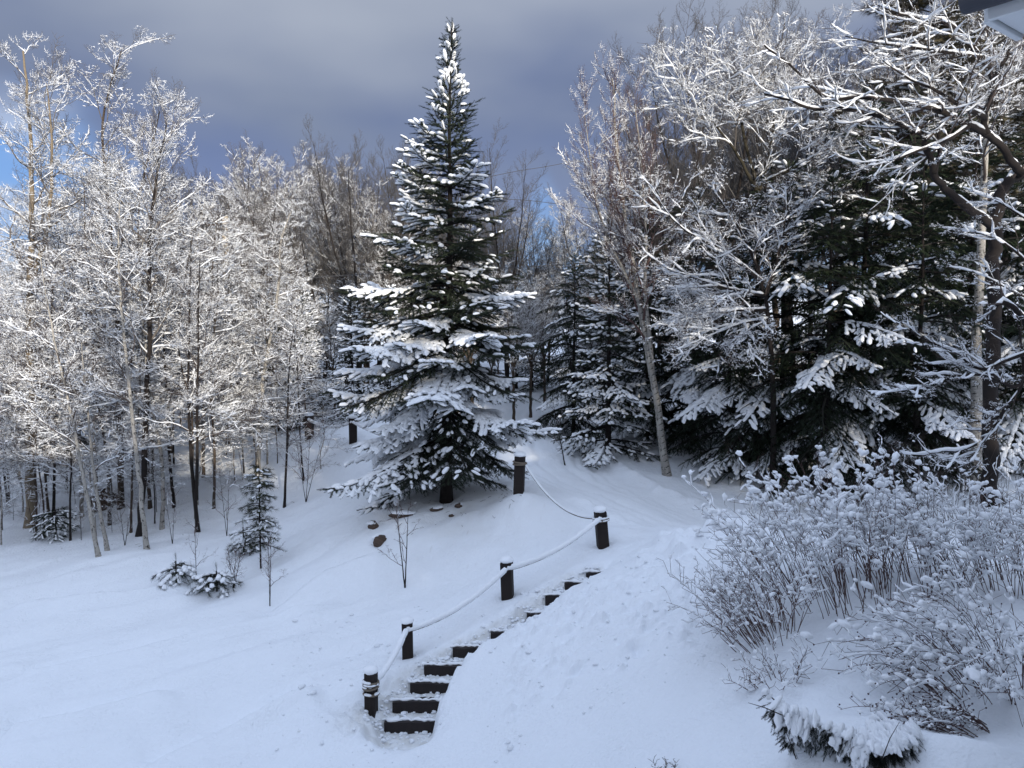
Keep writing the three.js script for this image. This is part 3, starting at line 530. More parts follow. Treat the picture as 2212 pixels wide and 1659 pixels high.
// ---------------------------------------------------------------- evergreens
const curve = (tab) => (t) => { for (let k = 0; k < tab.length - 1; k++) if (t <= tab[k + 1][0]) return lerp(tab[k][1], tab[k + 1][1], (t - tab[k][0]) / (tab[k + 1][0] - tab[k][0])); return tab[tab.length - 1][1]; };
{
  const prof = curve([[0, 0.1], [0.04, 0.22], [0.14, 0.45], [0.24, 0.88], [0.33, 1.1], [0.43, 1.5], [0.53, 1.9], [0.63, 2.15], [0.73, 2.45], [0.83, 2.5], [0.9, 2.2], [1, 1.5]]);
  const b = stand(962, 17, 0.05);
  const g = conifer('spruce_tree', {
    seed: 12, boughs: [{ y: 1.6, az: 2.5, L: 2.9, e: -0.22, load: 0.4 }, { y: 2.65, az: 3.0, L: 2.5, e: 0.02, load: 0.4 }, { y: 1.5, az: 2.2, L: 2.0, e: -0.28, load: 0.2 }, { y: 0.95, az: 1.45, L: 0.75, e: 0.15, load: 0.9 }, { y: 2.2, az: 0.62, L: 2.2, e: -0.02, load: 0.9 }, { y: 2.0, az: 0.2, L: 2.3, e: -0.05, load: 0.4 }, { y: 2.7, az: 1.75, L: 1.7, e: 0.0, load: 0.95 }, { y: 3.9, az: 1.0, L: 1.9, e: 0.0, load: 0.95 }, { y: 3.7, az: 2.5, L: 2.4, e: 0.0, load: 0.9 }], h: at(978, 62, 17).y - b.y, clear: 1.25, ragged: 0.5, r: 0.145, lean: 0.16, per: 7, gap: 0.27, shoot: 0.15, droop: 0.30, upturn: 0.5, sag: 0.10, twigGap: 0.075, twigLen: 0.55, twigMin: 0.26, bark: M.barkDark,
    rad: (t, az) => prof(t) * (1 + 0.10 * -Math.cos(az) + 0.10 * Math.sin(az * 3 + t * 20)) * (t > 0.80 ? (Math.cos(az) < -0.3 ? 0.85 : Math.sin(az) < 0.1 ? 0.95 : t > 0.86 ? 0.3 : 0.8) : 1),
    tilt: (t) => lerp(0.85, 0.28, sst(0, 0.35, t)) - 0.80 * sst(0.3, 0.97, t),
    load: (t, az, R) => 0.035 + 0.95 * sst(0.06, 0.17, fbm(t * 7.5, Math.cos(az) * 1.3 + 4, Math.sin(az) * 1.3, 3) - 0.04 * Math.cos(az) + 0.02 * sst(0.4, 0.7, t) + (R() - 0.5) * 0.12) * (0.4 + 0.6 * sst(0.2, 0.5, t)), lump: 1.22, lumpL: 1.45,
  });
  g.position.copy(b); tag(g, 'tall snow laden spruce standing alone in the middle of the slope', 'spruce tree');
}
const hemProf = curve([[0, 0.1], [0.1, 0.9], [0.3, 2.0], [0.5, 2.75], [0.7, 3.2], [0.88, 3.4], [1, 2.6]]);
const hemlock = (seed, h, k, more = {}) => conifer('hemlock_tree', {
  seed, h, clear: h * 0.1, r: 0.13 * k, per: 5, gap: 0.36, shoot: 0.19, shootGeo: FLAT_SHOOT, mat: M.hemlock, droop: 0.5, upturn: -0.1, sag: 0.22, twigGap: 0.12, twigLen: 0.45, twigMax: 0.85, bark: M.barkDark,
  rad: (t, az) => hemProf(t) * k * (1 + 0.22 * Math.sin(az * 2 + t * 13 + seed)), tilt: (t) => lerp(0.9, 0.25, sst(0, 0.4, t)) - 0.35 * sst(0.4, 1, t),
  load: (t, az, R) => 1.0 * sst(0.12, 0.2, fbm(t * 6 + seed, Math.cos(az) * 1.6, Math.sin(az) * 1.6 + seed, 3) + (R() - 0.5) * 0.12) * (0.35 + 0.65 * sst(0.3, 0.7, t)), lump: 1.15, lumpL: 1.25, ragged: 0.55, twigMin: 0.25, ...more,
});
const put = (o, p, s, turn, label, grp, cat) => { o.position.copy(p); o.scale.setScalar(s); o.rotation.y = turn; return tag(o, label, cat, grp); };
const hemA = put(hemlock(3, 9.6, 1.0), stand(1860, 19.6), 1, 0.4, 'broad dark evergreen with heavy snow clumps, largest on the right side', 'evergreen tree');
const hemB = put(hemlock(6, 8.2, 0.82), stand(1690, 20.4), 1, 0, 'dark evergreen with two snow heaped low boughs facing the road', 'evergreen tree');
const firC = put(conifer('fir_tree', {
  seed: 21, h: 6.8, clear: 0.3, r: 0.1, per: 5, gap: 0.3, shoot: 0.17, mat: M.spruce, droop: 0.3, upturn: 0.25, sag: 0.12, twigGap: 0.11, twigLen: 0.5, rad: (t, az) => (0.15 + 1.75 * Math.pow(t, 0.8)) * (1 + 0.15 * Math.sin(az * 2 + t * 9)), tilt: (t) => lerp(0.8, 0.1, sst(0, 0.5, t)) - 0.2 * t,
  load: (t, az, R) => 0.15 + 0.6 * sst(-0.1, 0.25, fbm(t * 7, Math.cos(az) * 1.5, Math.sin(az) * 1.5, 3) + (R() - 0.5) * 0.4),
}), stand(1315, 22.6), 1, 0, 'narrow snowy fir behind the leaning birch right of the road', 'evergreen tree');
copy(hemA, stand(1790, 18.7), 0.8, 5.2, 'shorter evergreen reaching out over the bank behind the tallest shrub', null, 'evergreen tree');
copy(hemB, stand(1985, 18.4), 0.95, 3.1, 'evergreen close behind the shrub row, left of the maple trunk', null, 'evergreen tree');
copy(hemB, stand(1575, 20.6), 0.84, 4.4, 'evergreen whose low boughs droop to the bank by the leaning birch', null, 'evergreen tree');
copy(hemA, stand(2240, 19), 0.95, 0.2, 'evergreen at the right edge beyond the hooked limb', null, 'evergreen tree');
copy(hemA, stand(2090, 21.5), 1.02, 2.2, 'dark evergreen behind the big arching maple at the right edge', null, 'evergreen tree');
copy(hemB, stand(1500, 23.5), 0.95, 1.1, 'shaded evergreen between the leaning birch and the heaped boughs', null, 'evergreen tree');
copy(hemA, stand(1960, 25.5), 1.12, 4.0, 'tall evergreen standing behind the broadest evergreen', null, 'evergreen tree');
copy(hemB, stand(1240, 26), 0.75, 2.1, 'dark evergreen beside the road where it leaves the clearing', null, 'evergreen tree');
copy(hemB, stand(1400, 24.5), 0.98, 4.0, 'taller dark evergreen rising among the twigs behind the leaning birch', null, 'evergreen tree');
copy(firC, stand(760, 24.2), 0.62, 1.0, 'small fir just above the dark rope post on the left bank', null, 'evergreen tree');
copy(firC, stand(655, 25.5), 0.7, 3.0, 'small dark fir at the right end of the snowy thicket', null, 'evergreen tree');
copy(firC, stand(845, 26.5), 0.66, 5.0, 'small snowy fir tucked behind the left side of the tall spruce', null, 'evergreen tree');
copy(hemB, stand(560, 28), 0.62, 2.5, 'dark evergreen glimpsed deep inside the left thicket', null, 'evergreen tree');
copy(hemB, stand(140, 29), 0.7, 0.5, 'dark evergreen deep in the woods at the left edge', null, 'evergreen tree');
const pine = put(conifer('pine_tree', {
  seed: 31, h: 19, clear: 6, r: 0.26, per: 5, gap: 0.75, shoot: 0.34, shootGeo: LONG_SHOOT, mat: M.pine, droop: 0.2, upturn: 0.4, sag: 0.08, twigGap: 0.2, twigLen: 0.5, twigMax: 1.1, rad: (t, az) => (0.6 + 3.6 * Math.sin(Math.min(1, t * 1.5) * 1.7)) * (1 + 0.2 * Math.sin(az * 3 + t * 17)), tilt: () => 0.25,
  load: (t, az, R) => 0.12 + 0.3 * R(), lump: 0.7,
}), stand(1990, 29), 1, 0.7, 'tall pine with rusty needles rising behind the arching maple', 'pine tree');
pine.children.find((c) => c.name === 'needles').material = std({ color: rgb(0.075, 0.062, 0.030), roughness: 0.8 });
// tall conifers added out of view behind the house to shade the clearing
for (const [x, z, s, t, l] of [[9.5, 15, 1.38, 1, 'shortest'], [10.8, 18.5, 1.5, 8, 'slim'], [14, 17, 1.42, 2, 'second'], [18, 14, 1.62, 3, 'third'], [22, 17, 1.8, 4, 'fourth'], [26, 13, 1.75, 5, 'fifth'], [31, 15, 1.9, 6, 'sixth'], [37, 15, 1.95, 7, 'last']]) copy(hemA, ground(V(x, 0, z)), s, t, 'tall dark evergreen added out of view behind the house for shade, ' + l + ' in their row', null, 'evergreen tree');
copy(firC, ground(V(12.2, 0, 16)), 2.45, 0.7, 'slender unseen fir added behind the house for its strip of shade, tallest of the firs there', null, 'evergreen tree');  // unseen fir, added to cast a stripe of shade on the spruce
for (let k = 0; k < 9; k++) copy(k % 2 ? hemA : hemB, ground(V(9 + k * 3.6, 0, 21 + (k * 5) % 7)), (k < 3 ? 1.45 : 1.75) + (k * 7 % 5) * 0.07, k * 1.7, 'tall dark evergreen added unseen far behind the house for shade, number ' + ['one', 'two', 'three', 'four', 'five', 'six', 'seven', 'eight', 'nine'][k] + ' from the house side', null, 'evergreen tree');  // second unseen row, added to keep the sun off the road
for (let k = 0; k < 8; k++) copy(k % 2 ? firC : hemB, ground(V(-7 + k * 2.3, 0, 16 + (k * 3) % 5)), [1.6, 2.2, 1.7, 2.3, 1.6, 2.1, 1.4, 1.7][k], k * 2.1, (k % 2 ? 'pointed fir' : 'broad evergreen') + ' added out of view behind the house roof for dappled shade, ' + ['first', 'second', 'third', 'fourth', 'fifth', 'sixth', 'seventh', 'eighth'][k] + ' along its back', null, 'evergreen tree');  // unseen row, added to dapple the light on the left thicket
for (let k = 0; k < 12; k++) { const X = [30, 190, 330, 470, 610, 690, 900, 1010, 1150, 1290, 1460, 1600][k]; copy(k % 3 ? firC : hemB, stand(X, 33 + (k * 7) % 9), 0.7 + 0.13 * (k % 4), k * 1.3, ['far snowy fir', 'far shaded fir', 'far dark evergreen'][k % 3] + ' beyond the clearing, ' + ['deep at the left edge', 'behind the grey leaning birch', 'behind the curving white birch', 'left of the far rope post', 'over the far rope post', 'above the small fir by the post', 'left behind the spruce', 'right behind the spruce', 'in the open sky notch', 'left of the leaning birch', 'right of the leaning birch', 'behind the mossy forked tree'][k], 'evergreens of the woods beyond the clearing', 'evergreen tree'); }
// ---------------------------------------------------------------- bare trees
const rel = (pts) => { const b = pts[0].clone(); return [b, pts.map((p) => p.clone().sub(b))]; };
function rootedTree(name, o, label, cat, grp) { // stems given as places in the scene; the first one starts in the ground
  const b = o.stems[0].pts[0].clone(); ground(b, 0.06); o.stems[0].pts[0].copy(b);
  for (const s of o.stems) s.pts = s.pts.map((p) => p.clone().sub(b));
  const g = bareTree(name, o); g.position.copy(b); return tag(g, label, cat, grp);
}
const fineSnow = { snow: 0.0125, cover: 0.66, dens: [0, 4.6, 5.5], ratio: 0.52, wob: 0.55, trop: 0.18, fork: 0.8, tip: 0.0042 };
// left: the sunlit trees
rootedTree('bare_tree', { ...fineSnow, seed: 41, bark: M.barkPale, twig: M.twigPale, limbs: 13, from: 0.42, lift: (t) => lerp(1.15, 0.45, t), spread: (t) => lerp(2.9, 1.0, t), stems: [
  { pts: path([[62, 1110, 20], [66, 900, 20], [66, 620, 20], [68, 450, 20], [64, 280, 20.1], [50, 110, 20.2]]), r: 0.125 },
  { pts: path([[70, 600, 20], [92, 540, 19.9], [108, 440, 19.8], [112, 300, 19.6], [100, 180, 19.5]]), r: 0.075, limbs: 8, from: 0.2 }] }, 'tall tan trunked tree forking low, leftmost against the sky', 'bare tree');
rootedTree('bare_tree', { ...fineSnow, seed: 43, bark: M.bark, twig: M.twigPale, limbs: 12, from: 0.5, lift: (t) => lerp(1.0, 0.45, t), spread: (t) => lerp(2.5, 0.9, t), stems: [
  { pts: path([[262, 1120, 20.6], [258, 850, 20.6], [250, 640, 20.6], [232, 420, 20.6], [222, 260, 20.6], [262, 110, 20.6]]), r: 0.085 },
  { pts: path([[246, 560, 20.6], [300, 420, 20.2], [345, 240, 20]]), r: 0.06, limbs: 6, from: 0.3 }] }, 'sunlit tree with a long limb slanting up against the dark cloud', 'bare tree');
rootedTree('bare_tree', { ...fineSnow, seed: 44, bark: M.barkDark, twig: M.twigPale, limbs: 24, from: 0.36, lift: (t) => lerp(1.2, 0.55, t), spread: (t) => lerp(2.9, 0.9, t), stems: [
  { pts: path([[300, 1158, 18], [312, 1000, 18], [322, 740, 18], [322, 560, 18], [336, 400, 18], [360, 262, 18.1]]), r: 0.085 }] }, 'dark straight tree with a wide white crown, broadest of the left thicket', 'bare tree');
rootedTree('birch_tree', { ...fineSnow, seed: 45, bark: M.birch, twig: M.twig, limbs: 12, from: 0.4, lift: (t) => lerp(1.1, 0.6, t), spread: (t) => lerp(1.7, 0.7, t), stems: [
  { pts: path([[318, 1188, 16.6], [304, 1060, 16.7], [286, 900, 16.8], [268, 720, 17], [256, 560, 17.2], [258, 420, 17.3]]), r: 0.062 }] }, 'white birch with curving trunk in front of the left thicket', 'birch tree');
rootedTree('birch_tree', { ...fineSnow, seed: 46, bark: M.birch, twig: M.twig, limbs: 12, from: 0.35, lift: (t) => lerp(1.1, 0.6, t), spread: (t) => lerp(1.8, 0.7, t), stems: [
  { pts: path([[214, 1212, 16.2], [186, 1060, 16.4], [150, 880, 16.6], [110, 700, 16.8], [84, 540, 17]]), r: 0.052 }, { pts: path([[232, 1192, 16.8], [206, 1040, 16.9], [190, 900, 17], [176, 740, 17]]), r: 0.05, limbs: 7 }] }, 'grey birch with two trunks leaning left at the thicket edge', 'birch tree');
rootedTree('bare_tree', { ...fineSnow, seed: 47, bark: M.barkDark, twig: M.twig, limbs: 14, from: 0.3, lift: () => 1.05, spread: (t) => lerp(1.5, 0.5, t), cover: 0.7, stems: [
  { pts: path([[428, 1146, 18.2], [414, 1000, 18.2], [406, 860, 18.2], [410, 700, 18.3], [412, 520, 18.4]]), r: 0.055 }, { pts: path([[424, 1080, 18.2], [426, 900, 18], [428, 700, 18], [432, 560, 18]]), r: 0.045 }] }, 'slim near black tree with twin stems in front of the thicket', 'bare tree');
rootedTree('birch_tree', { ...fineSnow, seed: 48, bark: M.birch, twig: M.twigPale, limbs: 15, from: 0.3, lift: (t) => lerp(1.15, 0.6, t), spread: (t) => lerp(1.7, 0.6, t), stems: [
  { pts: path([[556, 1000, 21], [562, 880, 21], [578, 760, 21], [600, 630, 21], [608, 520, 21], [630, 455, 21]]), r: 0.075 }] }, 'sunlit birch at the right end of the snowy thicket', 'birch tree');
rootedTree('bare_tree', { ...fineSnow, seed: 49, bark: M.barkDark, twig: M.twig, limbs: 14, from: 0.25, lift: () => 0.9, spread: (t) => lerp(1.3, 0.4, t), cover: 0.6, stems: [{ pts: path([[614, 1104, 18.6], [620, 960, 18.6], [624, 800, 18.7], [636, 690, 18.8]]), r: 0.035 }] }, 'thin dark sapling tree alone on the slope left of the spruce', 'bare tree');
{ // the crowd of young trees behind them: a few grown in full, the rest copies
  const proto = [], kinds = [[5.6, 1.45, 51, M.bark, M.twigPale], [6.4, 1.7, 52, M.barkDark, M.twig], [5.0, 1.5, 53, M.birch, M.twig], [7.0, 1.8, 54, M.bark, M.twig]];
  for (const [h, sp, seed, bark, twig] of kinds) proto.push(bareTree('young_tree', { ...fineSnow, snow: 0.0135, seed, bark, twig, limbs: 20, from: 0.27, lift: (t) => lerp(1.35, 0.7, t), spread: (t) => sp * (1.1 - 0.75 * t), trop: 0.1, fork: 0.8, limbR: 0.4, stems: [{ pts: straight(h, 0.3, 0.5, seed), r: 0.034 }] }));
  const names = ['grey barked', 'dark barked', 'pale birch', 'tall slender'];
  const skyline = curve([[-200, 480], [70, 470], [130, 300], [250, 260], [360, 290], [450, 330], [540, 380], [620, 480], [690, 590], [760, 640]]);
  const R = rng(900); let n = 0;
  for (let row = 0; row < 7; row++) for (let k = 0; k < 13; k++) {
    const X = -110 + (k + R() * 0.9) * (row < 1 ? 44 : 64), d = [18.2, 19.6, 21.2, 23, 25.5, 28, 31][row] + R() * 1.4, v = (k + row * 2) % 4, p = stand(X, d), top = at(X, skyline(X) + 50 + R() * (row < 2 ? 520 : row < 4 ? 330 : 200), d).y;
    if (X > 700 || (row < 1 && X > 560)) continue;
    const s = clamp((top - p.y) / kinds[v][0], 0.45, 1.6), l = `${names[v]} young tree in the ${['front', 'second', 'third', 'fourth', 'fifth', 'sixth', 'rearmost'][row]} rank of the thicket, ${X < 70 ? 'at its far left end' : X < 200 ? 'behind the grey leaning birch' : X < 320 ? 'behind the curving white birch' : X < 440 ? 'behind the slim black tree' : X < 560 ? 'around the pale utility pole' : 'at its right end'}`;
    if (proto[v].parent) copy(proto[v], p, s, R() * 6.28, l, 'young trees of the left thicket', 'young tree'); else put(proto[v], p, s, R() * 6.28, l, 'young trees of the left thicket', 'young tree');
    n++;
  }
  for (let k = 0; k < 13; k++) { const X = -60 + k * 52 + R() * 36, d = (X < 330 ? 18.4 : 20.2) + R() * 4.5; copy(proto[k % 4], stand(X, d, 0.3), 0.2 + 0.16 * R(), R() * 6.28, 'low snowy brush among the trunks of the thicket, ' + (X < 70 ? 'at its far left end' : X < 150 ? 'by the grey leaning birch' : X < 260 ? 'between the two leaning birches' : X < 340 ? 'at the curving white birch' : X < 440 ? 'by the slim black tree' : X < 540 ? 'below the utility pole' : 'at its right end'), 'brush along the foot of the left thicket', 'brush'); }
}
// the bare woods beyond the clearing
{
  const far = { snow: 0, dens: [0, 2.6, 3.2], sprayMin: 0.35, sprayMax: 1.2, ratio: 0.55, wob: 0.3, trop: 0.35, fork: 0.65, tip: 0.0065, limbR: 0.6 };
  const vase = (h, seed, r, n, wide) => { const R = rng(seed), fork = h * (0.28 + R() * 0.12), out = [{ pts: [V(0, 0, 0), V((R() - 0.5) * 0.5, fork * 0.6, 0), V((R() - 0.5) * 0.7, fork, 0)], r, tip: r * 0.7, limbs: 2, from: 0.6 }], f = out[0].pts[2];
    for (let k = 0; k < n; k++) { const a = k * 6.28 / n + R() * 0.8, q = wide * (0.5 + 0.6 * R()), hh = h * (0.8 + 0.2 * R()); out.push({ pts: [f.clone(), f.clone().add(V(Math.cos(a) * q * 0.45, (hh - fork) * 0.33, Math.sin(a) * q * 0.45)), f.clone().add(V(Math.cos(a) * q * 0.8, (hh - fork) * 0.68, Math.sin(a) * q * 0.8)), f.clone().add(V(Math.cos(a) * q, hh - fork, Math.sin(a) * q))], r: r * 0.5, tip: 0.012, limbs: 13, from: 0.12 }); }
    return out; };
  const A = bareTree('woodland_tree', { ...far, seed: 61, bark: M.barkDark, twig: M.twigGrey, lift: (t) => lerp(0.8, 0.5, t), spread: (t) => lerp(2.9, 1.5, t), stems: vase(13, 61, 0.17, 5, 3.2) });
  const B = bareTree('woodland_tree', { ...far, seed: 62, bark: M.barkDark, twig: M.twigGrey, lift: (t) => lerp(0.7, 0.45, t), spread: (t) => lerp(2.5, 1.4, t), stems: vase(14, 62, 0.15, 4, 2.4) });
  const C = bareTree('woodland_tree', { ...far, snow: 0.02, cover: 0.75, seed: 63, bark: M.bark, twig: M.twigPale, lift: (t) => lerp(0.9, 0.5, t), spread: (t) => lerp(2.6, 1.3, t), stems: vase(11, 63, 0.13, 5, 2.6) });
  const P = [A, B, C], H0 = [13.6, 14.6, 11.6];
  const spot = (v, X, d, topY, turn, label, grp) => { const p = stand(X, d), s = (at(X, topY, d).y - p.y) / H0[v]; return P[v].parent ? copy(P[v], p, s, turn, label, grp, 'bare tree') : put(P[v], p, s, turn, label, grp, 'bare tree'); };
  spot(0, 772, 30, 285, 0.3, 'dark bare tree with a wide fan of limbs left of the spruce');
  spot(1, 1098, 33, 290, 1.2, 'dark upright bare tree just right behind the spruce');
  spot(1, 1440, 33, 60, 2.0, 'tall dark bare tree against the sky above the leaning birch');
  spot(0, 1560, 35, 20, 2.9, 'tall bare tree against the sky right of the leaning birch');
  spot(1, 1690, 33, 5, 4.0, 'tallest bare tree top against the sky left of the rusty pine');
  spot(2, 1170, 36, 470, 0.9, 'small bare tree in the notch of open sky beside the spruce');
  const where = (X, deep) => (deep ? 'deep ' : 'first rank ') + (X < 620 ? 'over the left thicket' : X < 800 ? 'above the far rope post' : X < 960 ? 'at the left of the spruce' : X < 1120 ? 'at the right of the spruce' : X < 1260 ? 'in the open sky notch' : X < 1420 ? 'left of the leaning birch' : X < 1600 ? 'right of the leaning birch' : X < 1800 ? 'behind the mossy forked tree' : 'behind the dark evergreens');
  const R = rng(640);
  const sky2 = curve([[440, 330], [560, 320], [640, 330], [700, 300], [800, 330], [900, 320], [1000, 330], [1120, 430], [1170, 540], [1230, 470], [1330, 330], [1450, 200], [1700, 130], [1900, 60], [2300, 0]]);
  for (let k = 0; k < 64; k++) { const X = 360 + k * 30 + R() * 30, d = 31 + R() * 18, v = Math.floor(R() * 3); spot(v, X, d, sky2(clamp(X, 440, 2300)) + R() * R() * 190, R() * 6.28, ['dark twigged', 'grey twigged', 'lightly snowed'][v] + ' bare tree beyond the clearing, ' + where(X, d > 40), 'bare trees of the woods beyond the clearing'); }
  for (let k = 0; k < 26; k++) { const X = 420 + k * 36 + R() * 30, d = 26 + R() * 7; spot(2, X < 1180 || X > 1260 ? X : X + 90, d, lerp(520, 680, R()), R() * 6.28, 'low snowy bare tree at the woods edge, ' + where(X, d > 29.5), 'low bare trees along the edge of the woods'); }
}
// right of the road
rootedTree('birch_tree', { ...fineSnow, snow: 0.014, cover: 0.5, seed: 71, bark: M.birch, twig: M.twigRed, limbs: 24, from: 0.33, lift: (t) => lerp(0.6, 0.3, t), spread: (t) => lerp(2.4, 0.9, t), trop: 0.35, fork: 0.5, stems: [
  { pts: path([[1442, 1000, 20.5], [1408, 800, 20.5], [1374, 620, 20.5], [1342, 400, 20.5], [1322, 168, 20.5]]), r: 0.11 },
  { pts: path([[1412, 830, 20.5], [1396, 640, 20.4], [1392, 430, 20.3], [1372, 230, 20.2]]), r: 0.07, limbs: 16 }, { pts: path([[1380, 650, 20.5], [1300, 480, 20.6], [1262, 250, 20.7]]), r: 0.055, limbs: 12 }] }, 'tall birch leaning left beside the road, fine reddish twigs', 'birch tree');
rootedTree('bare_tree', { ...fineSnow, snow: 0.022, cover: 0.85, seed: 72, bark: M.barkMoss, twig: M.twigPale, limbs: 13, from: 0.35, lift: (t) => lerp(0.95, 0.45, t), spread: (t) => lerp(2.9, 1.1, t), stems: [
  { pts: path([[1632, 1010, 21.2], [1634, 700, 21.2], [1636, 520, 21.2], [1640, 400, 21.2]]), r: 0.10, limbs: 3, from: 0.7 },
  { pts: path([[1638, 420, 21.2], [1590, 330, 21], [1520, 240, 20.8], [1440, 150, 20.6]]), r: 0.055 }, { pts: path([[1640, 410, 21.2], [1668, 300, 21.2], [1672, 160, 21.3]]), r: 0.05 }, { pts: path([[1640, 400, 21.2], [1720, 360, 20.8], [1790, 320, 20.4]]), r: 0.06, limbs: 8 }, { pts: path([[1638, 410, 21.2], [1600, 250, 21.4], [1610, 110, 21.6]]), r: 0.06, limbs: 9 }] }, 'mossy trunked tree forking into a sunlit snowy fan, right of the birch', 'bare tree');
rootedTree('bare_tree', { ...fineSnow, snow: 0.024, cover: 0.88, seed: 73, bark: M.barkDark, twig: M.twig, limbs: 9, from: 0.12, lift: () => 0.6, spread: (t) => lerp(1.9, 0.8, t), trop: 0.1, stems: [
  { pts: path([[1672, 1010, 18.9], [1668, 820, 18.9], [1660, 690, 18.9], [1642, 600, 18.9], [1600, 500, 18.7], [1540, 410, 18.6]]), r: 0.085, limbs: 9, from: 0.5 },
  { pts: path([[1652, 640, 18.9], [1560, 620, 18.6], [1440, 580, 18.3]]), r: 0.04 }, { pts: path([[1656, 670, 18.9], [1560, 672, 18.5], [1460, 690, 18.2]]), r: 0.04 }, { pts: path([[1650, 610, 18.9], [1560, 540, 18.7], [1470, 490, 18.6], [1400, 400, 18.6]]), r: 0.04 }, { pts: path([[1660, 690, 18.9], [1600, 700, 18.4], [1500, 740, 17.9]]), r: 0.035 }, { pts: path([[1655, 640, 18.9], [1690, 520, 18.9], [1700, 430, 18.9]]), r: 0.04 }] }, 'many limbed shaded tree sweeping low to the left before the evergreens', 'bare tree');
const c7 = (l, d) => l.map(([x, y, e]) => at(1584.1 + x / 2.5596, y / 2.5596, d + (e ?? 0)));
const heavy = { ...fineSnow, frost: 0.6, snow: 0.019, cover: 0.9, dens: [0, 4.2, 5], ratio: 0.5, sprayMin: 0.2, sprayMax: 0.5, wob: 0.42, trop: 0.15, cover: 0.82 };
rootedTree('maple_tree', { ...heavy, seed: 74, bark: M.barkDark, twig: M.twig, limbs: 7, from: 0.15, lift: (t) => lerp(0.9, 0.5, t), spread: (t) => lerp(1.8, 0.7, t), stems: [
  { pts: [at(2140, 1020, 15.6), at(2142, 850, 15.6), ...c7([[1440, 1500], [1450, 1300], [1470, 1120], [1520, 1000], [1600, 960]], 15.6)], r: 0.155, tip: 0.09, limbs: 2, from: 0.7 },
  { pts: c7([[1440, 1250], [1340, 1180, -0.1], [1250, 1110, -0.2], [1150, 1020, -0.3], [1110, 960, -0.4], [1080, 860, -0.4], [1040, 740, -0.5], [900, 680, -0.6], [750, 630, -0.7], [600, 600, -0.8], [430, 600, -0.9], [300, 550, -1], [170, 520, -1]], 15.6), r: 0.09, tip: 0.016, limbs: 13, from: 0.4 },
  { pts: c7([[1110, 960], [1140, 850], [1135, 740], [1120, 620], [1080, 480]], 15.2), r: 0.055, limbs: 6 },
  { pts: c7([[1600, 960], [1540, 900], [1470, 800], [1400, 740, -0.2], [1300, 690, -0.4], [1200, 640, -0.6], [1100, 600, -0.8], [900, 560, -0.9], [700, 540, -1], [530, 545, -1], [430, 480, -1], [300, 350, -1], [170, 250, -1]], 15.5), r: 0.085, tip: 0.014, limbs: 15, from: 0.25 },
  { pts: c7([[1400, 740], [1385, 650], [1420, 560], [1440, 440], [1520, 300], [1560, 150], [1580, 20]], 15.3), r: 0.07, tip: 0.02, limbs: 9 },
  { pts: c7([[1390, 650], [1250, 580, -0.3], [1120, 500, -0.5], [980, 440, -0.6], [820, 330, -0.7]], 15.1), r: 0.05, limbs: 9 },
  { pts: c7([[1440, 440], [1360, 310], [1290, 230, -0.2], [1220, 150, -0.3], [1100, 110, -0.4], [950, 85, -0.5], [800, 30, -0.5]], 15.3), r: 0.06, limbs: 9 },
  { pts: c7([[1300, 700], [1150, 790, -0.3], [1000, 840, -0.5], [900, 880, -0.6], [780, 920, -0.7]], 15.1), r: 0.04, tip: 0.012, limbs: 7 },
  { pts: c7([[1380, 320], [1250, 300, -0.2], [1000, 265, -0.4], [800, 240, -0.5], [620, 200, -0.6]], 15.2), r: 0.04, tip: 0.01, limbs: 10 },
  { pts: c7([[1600, 960], [1680, 880], [1760, 700], [1800, 500]], 15.6), r: 0.09, limbs: 6 }] }, 'big maple at the right edge, snow lined limbs arching far left', 'maple tree');
rootedTree('birch_tree', { ...fineSnow, seed: 75, bark: M.birch, twig: M.twig, limbs: 10, from: 0.55, lift: () => 0.7, spread: () => 1.4, stems: [{ pts: path([[2108, 1010, 17.4], [2112, 700, 17.4], [2128, 330, 17.4], [2140, 120, 17.4]]), r: 0.15 }] }, 'thick white birch trunk beside the arching maple', 'birch tree');
const c3 = (l, d) => l.map(([x, y, e]) => at((2500 + x / 1.442) / 1.3888, (300 + y / 1.442) / 1.3888, d + (e ?? 0)));
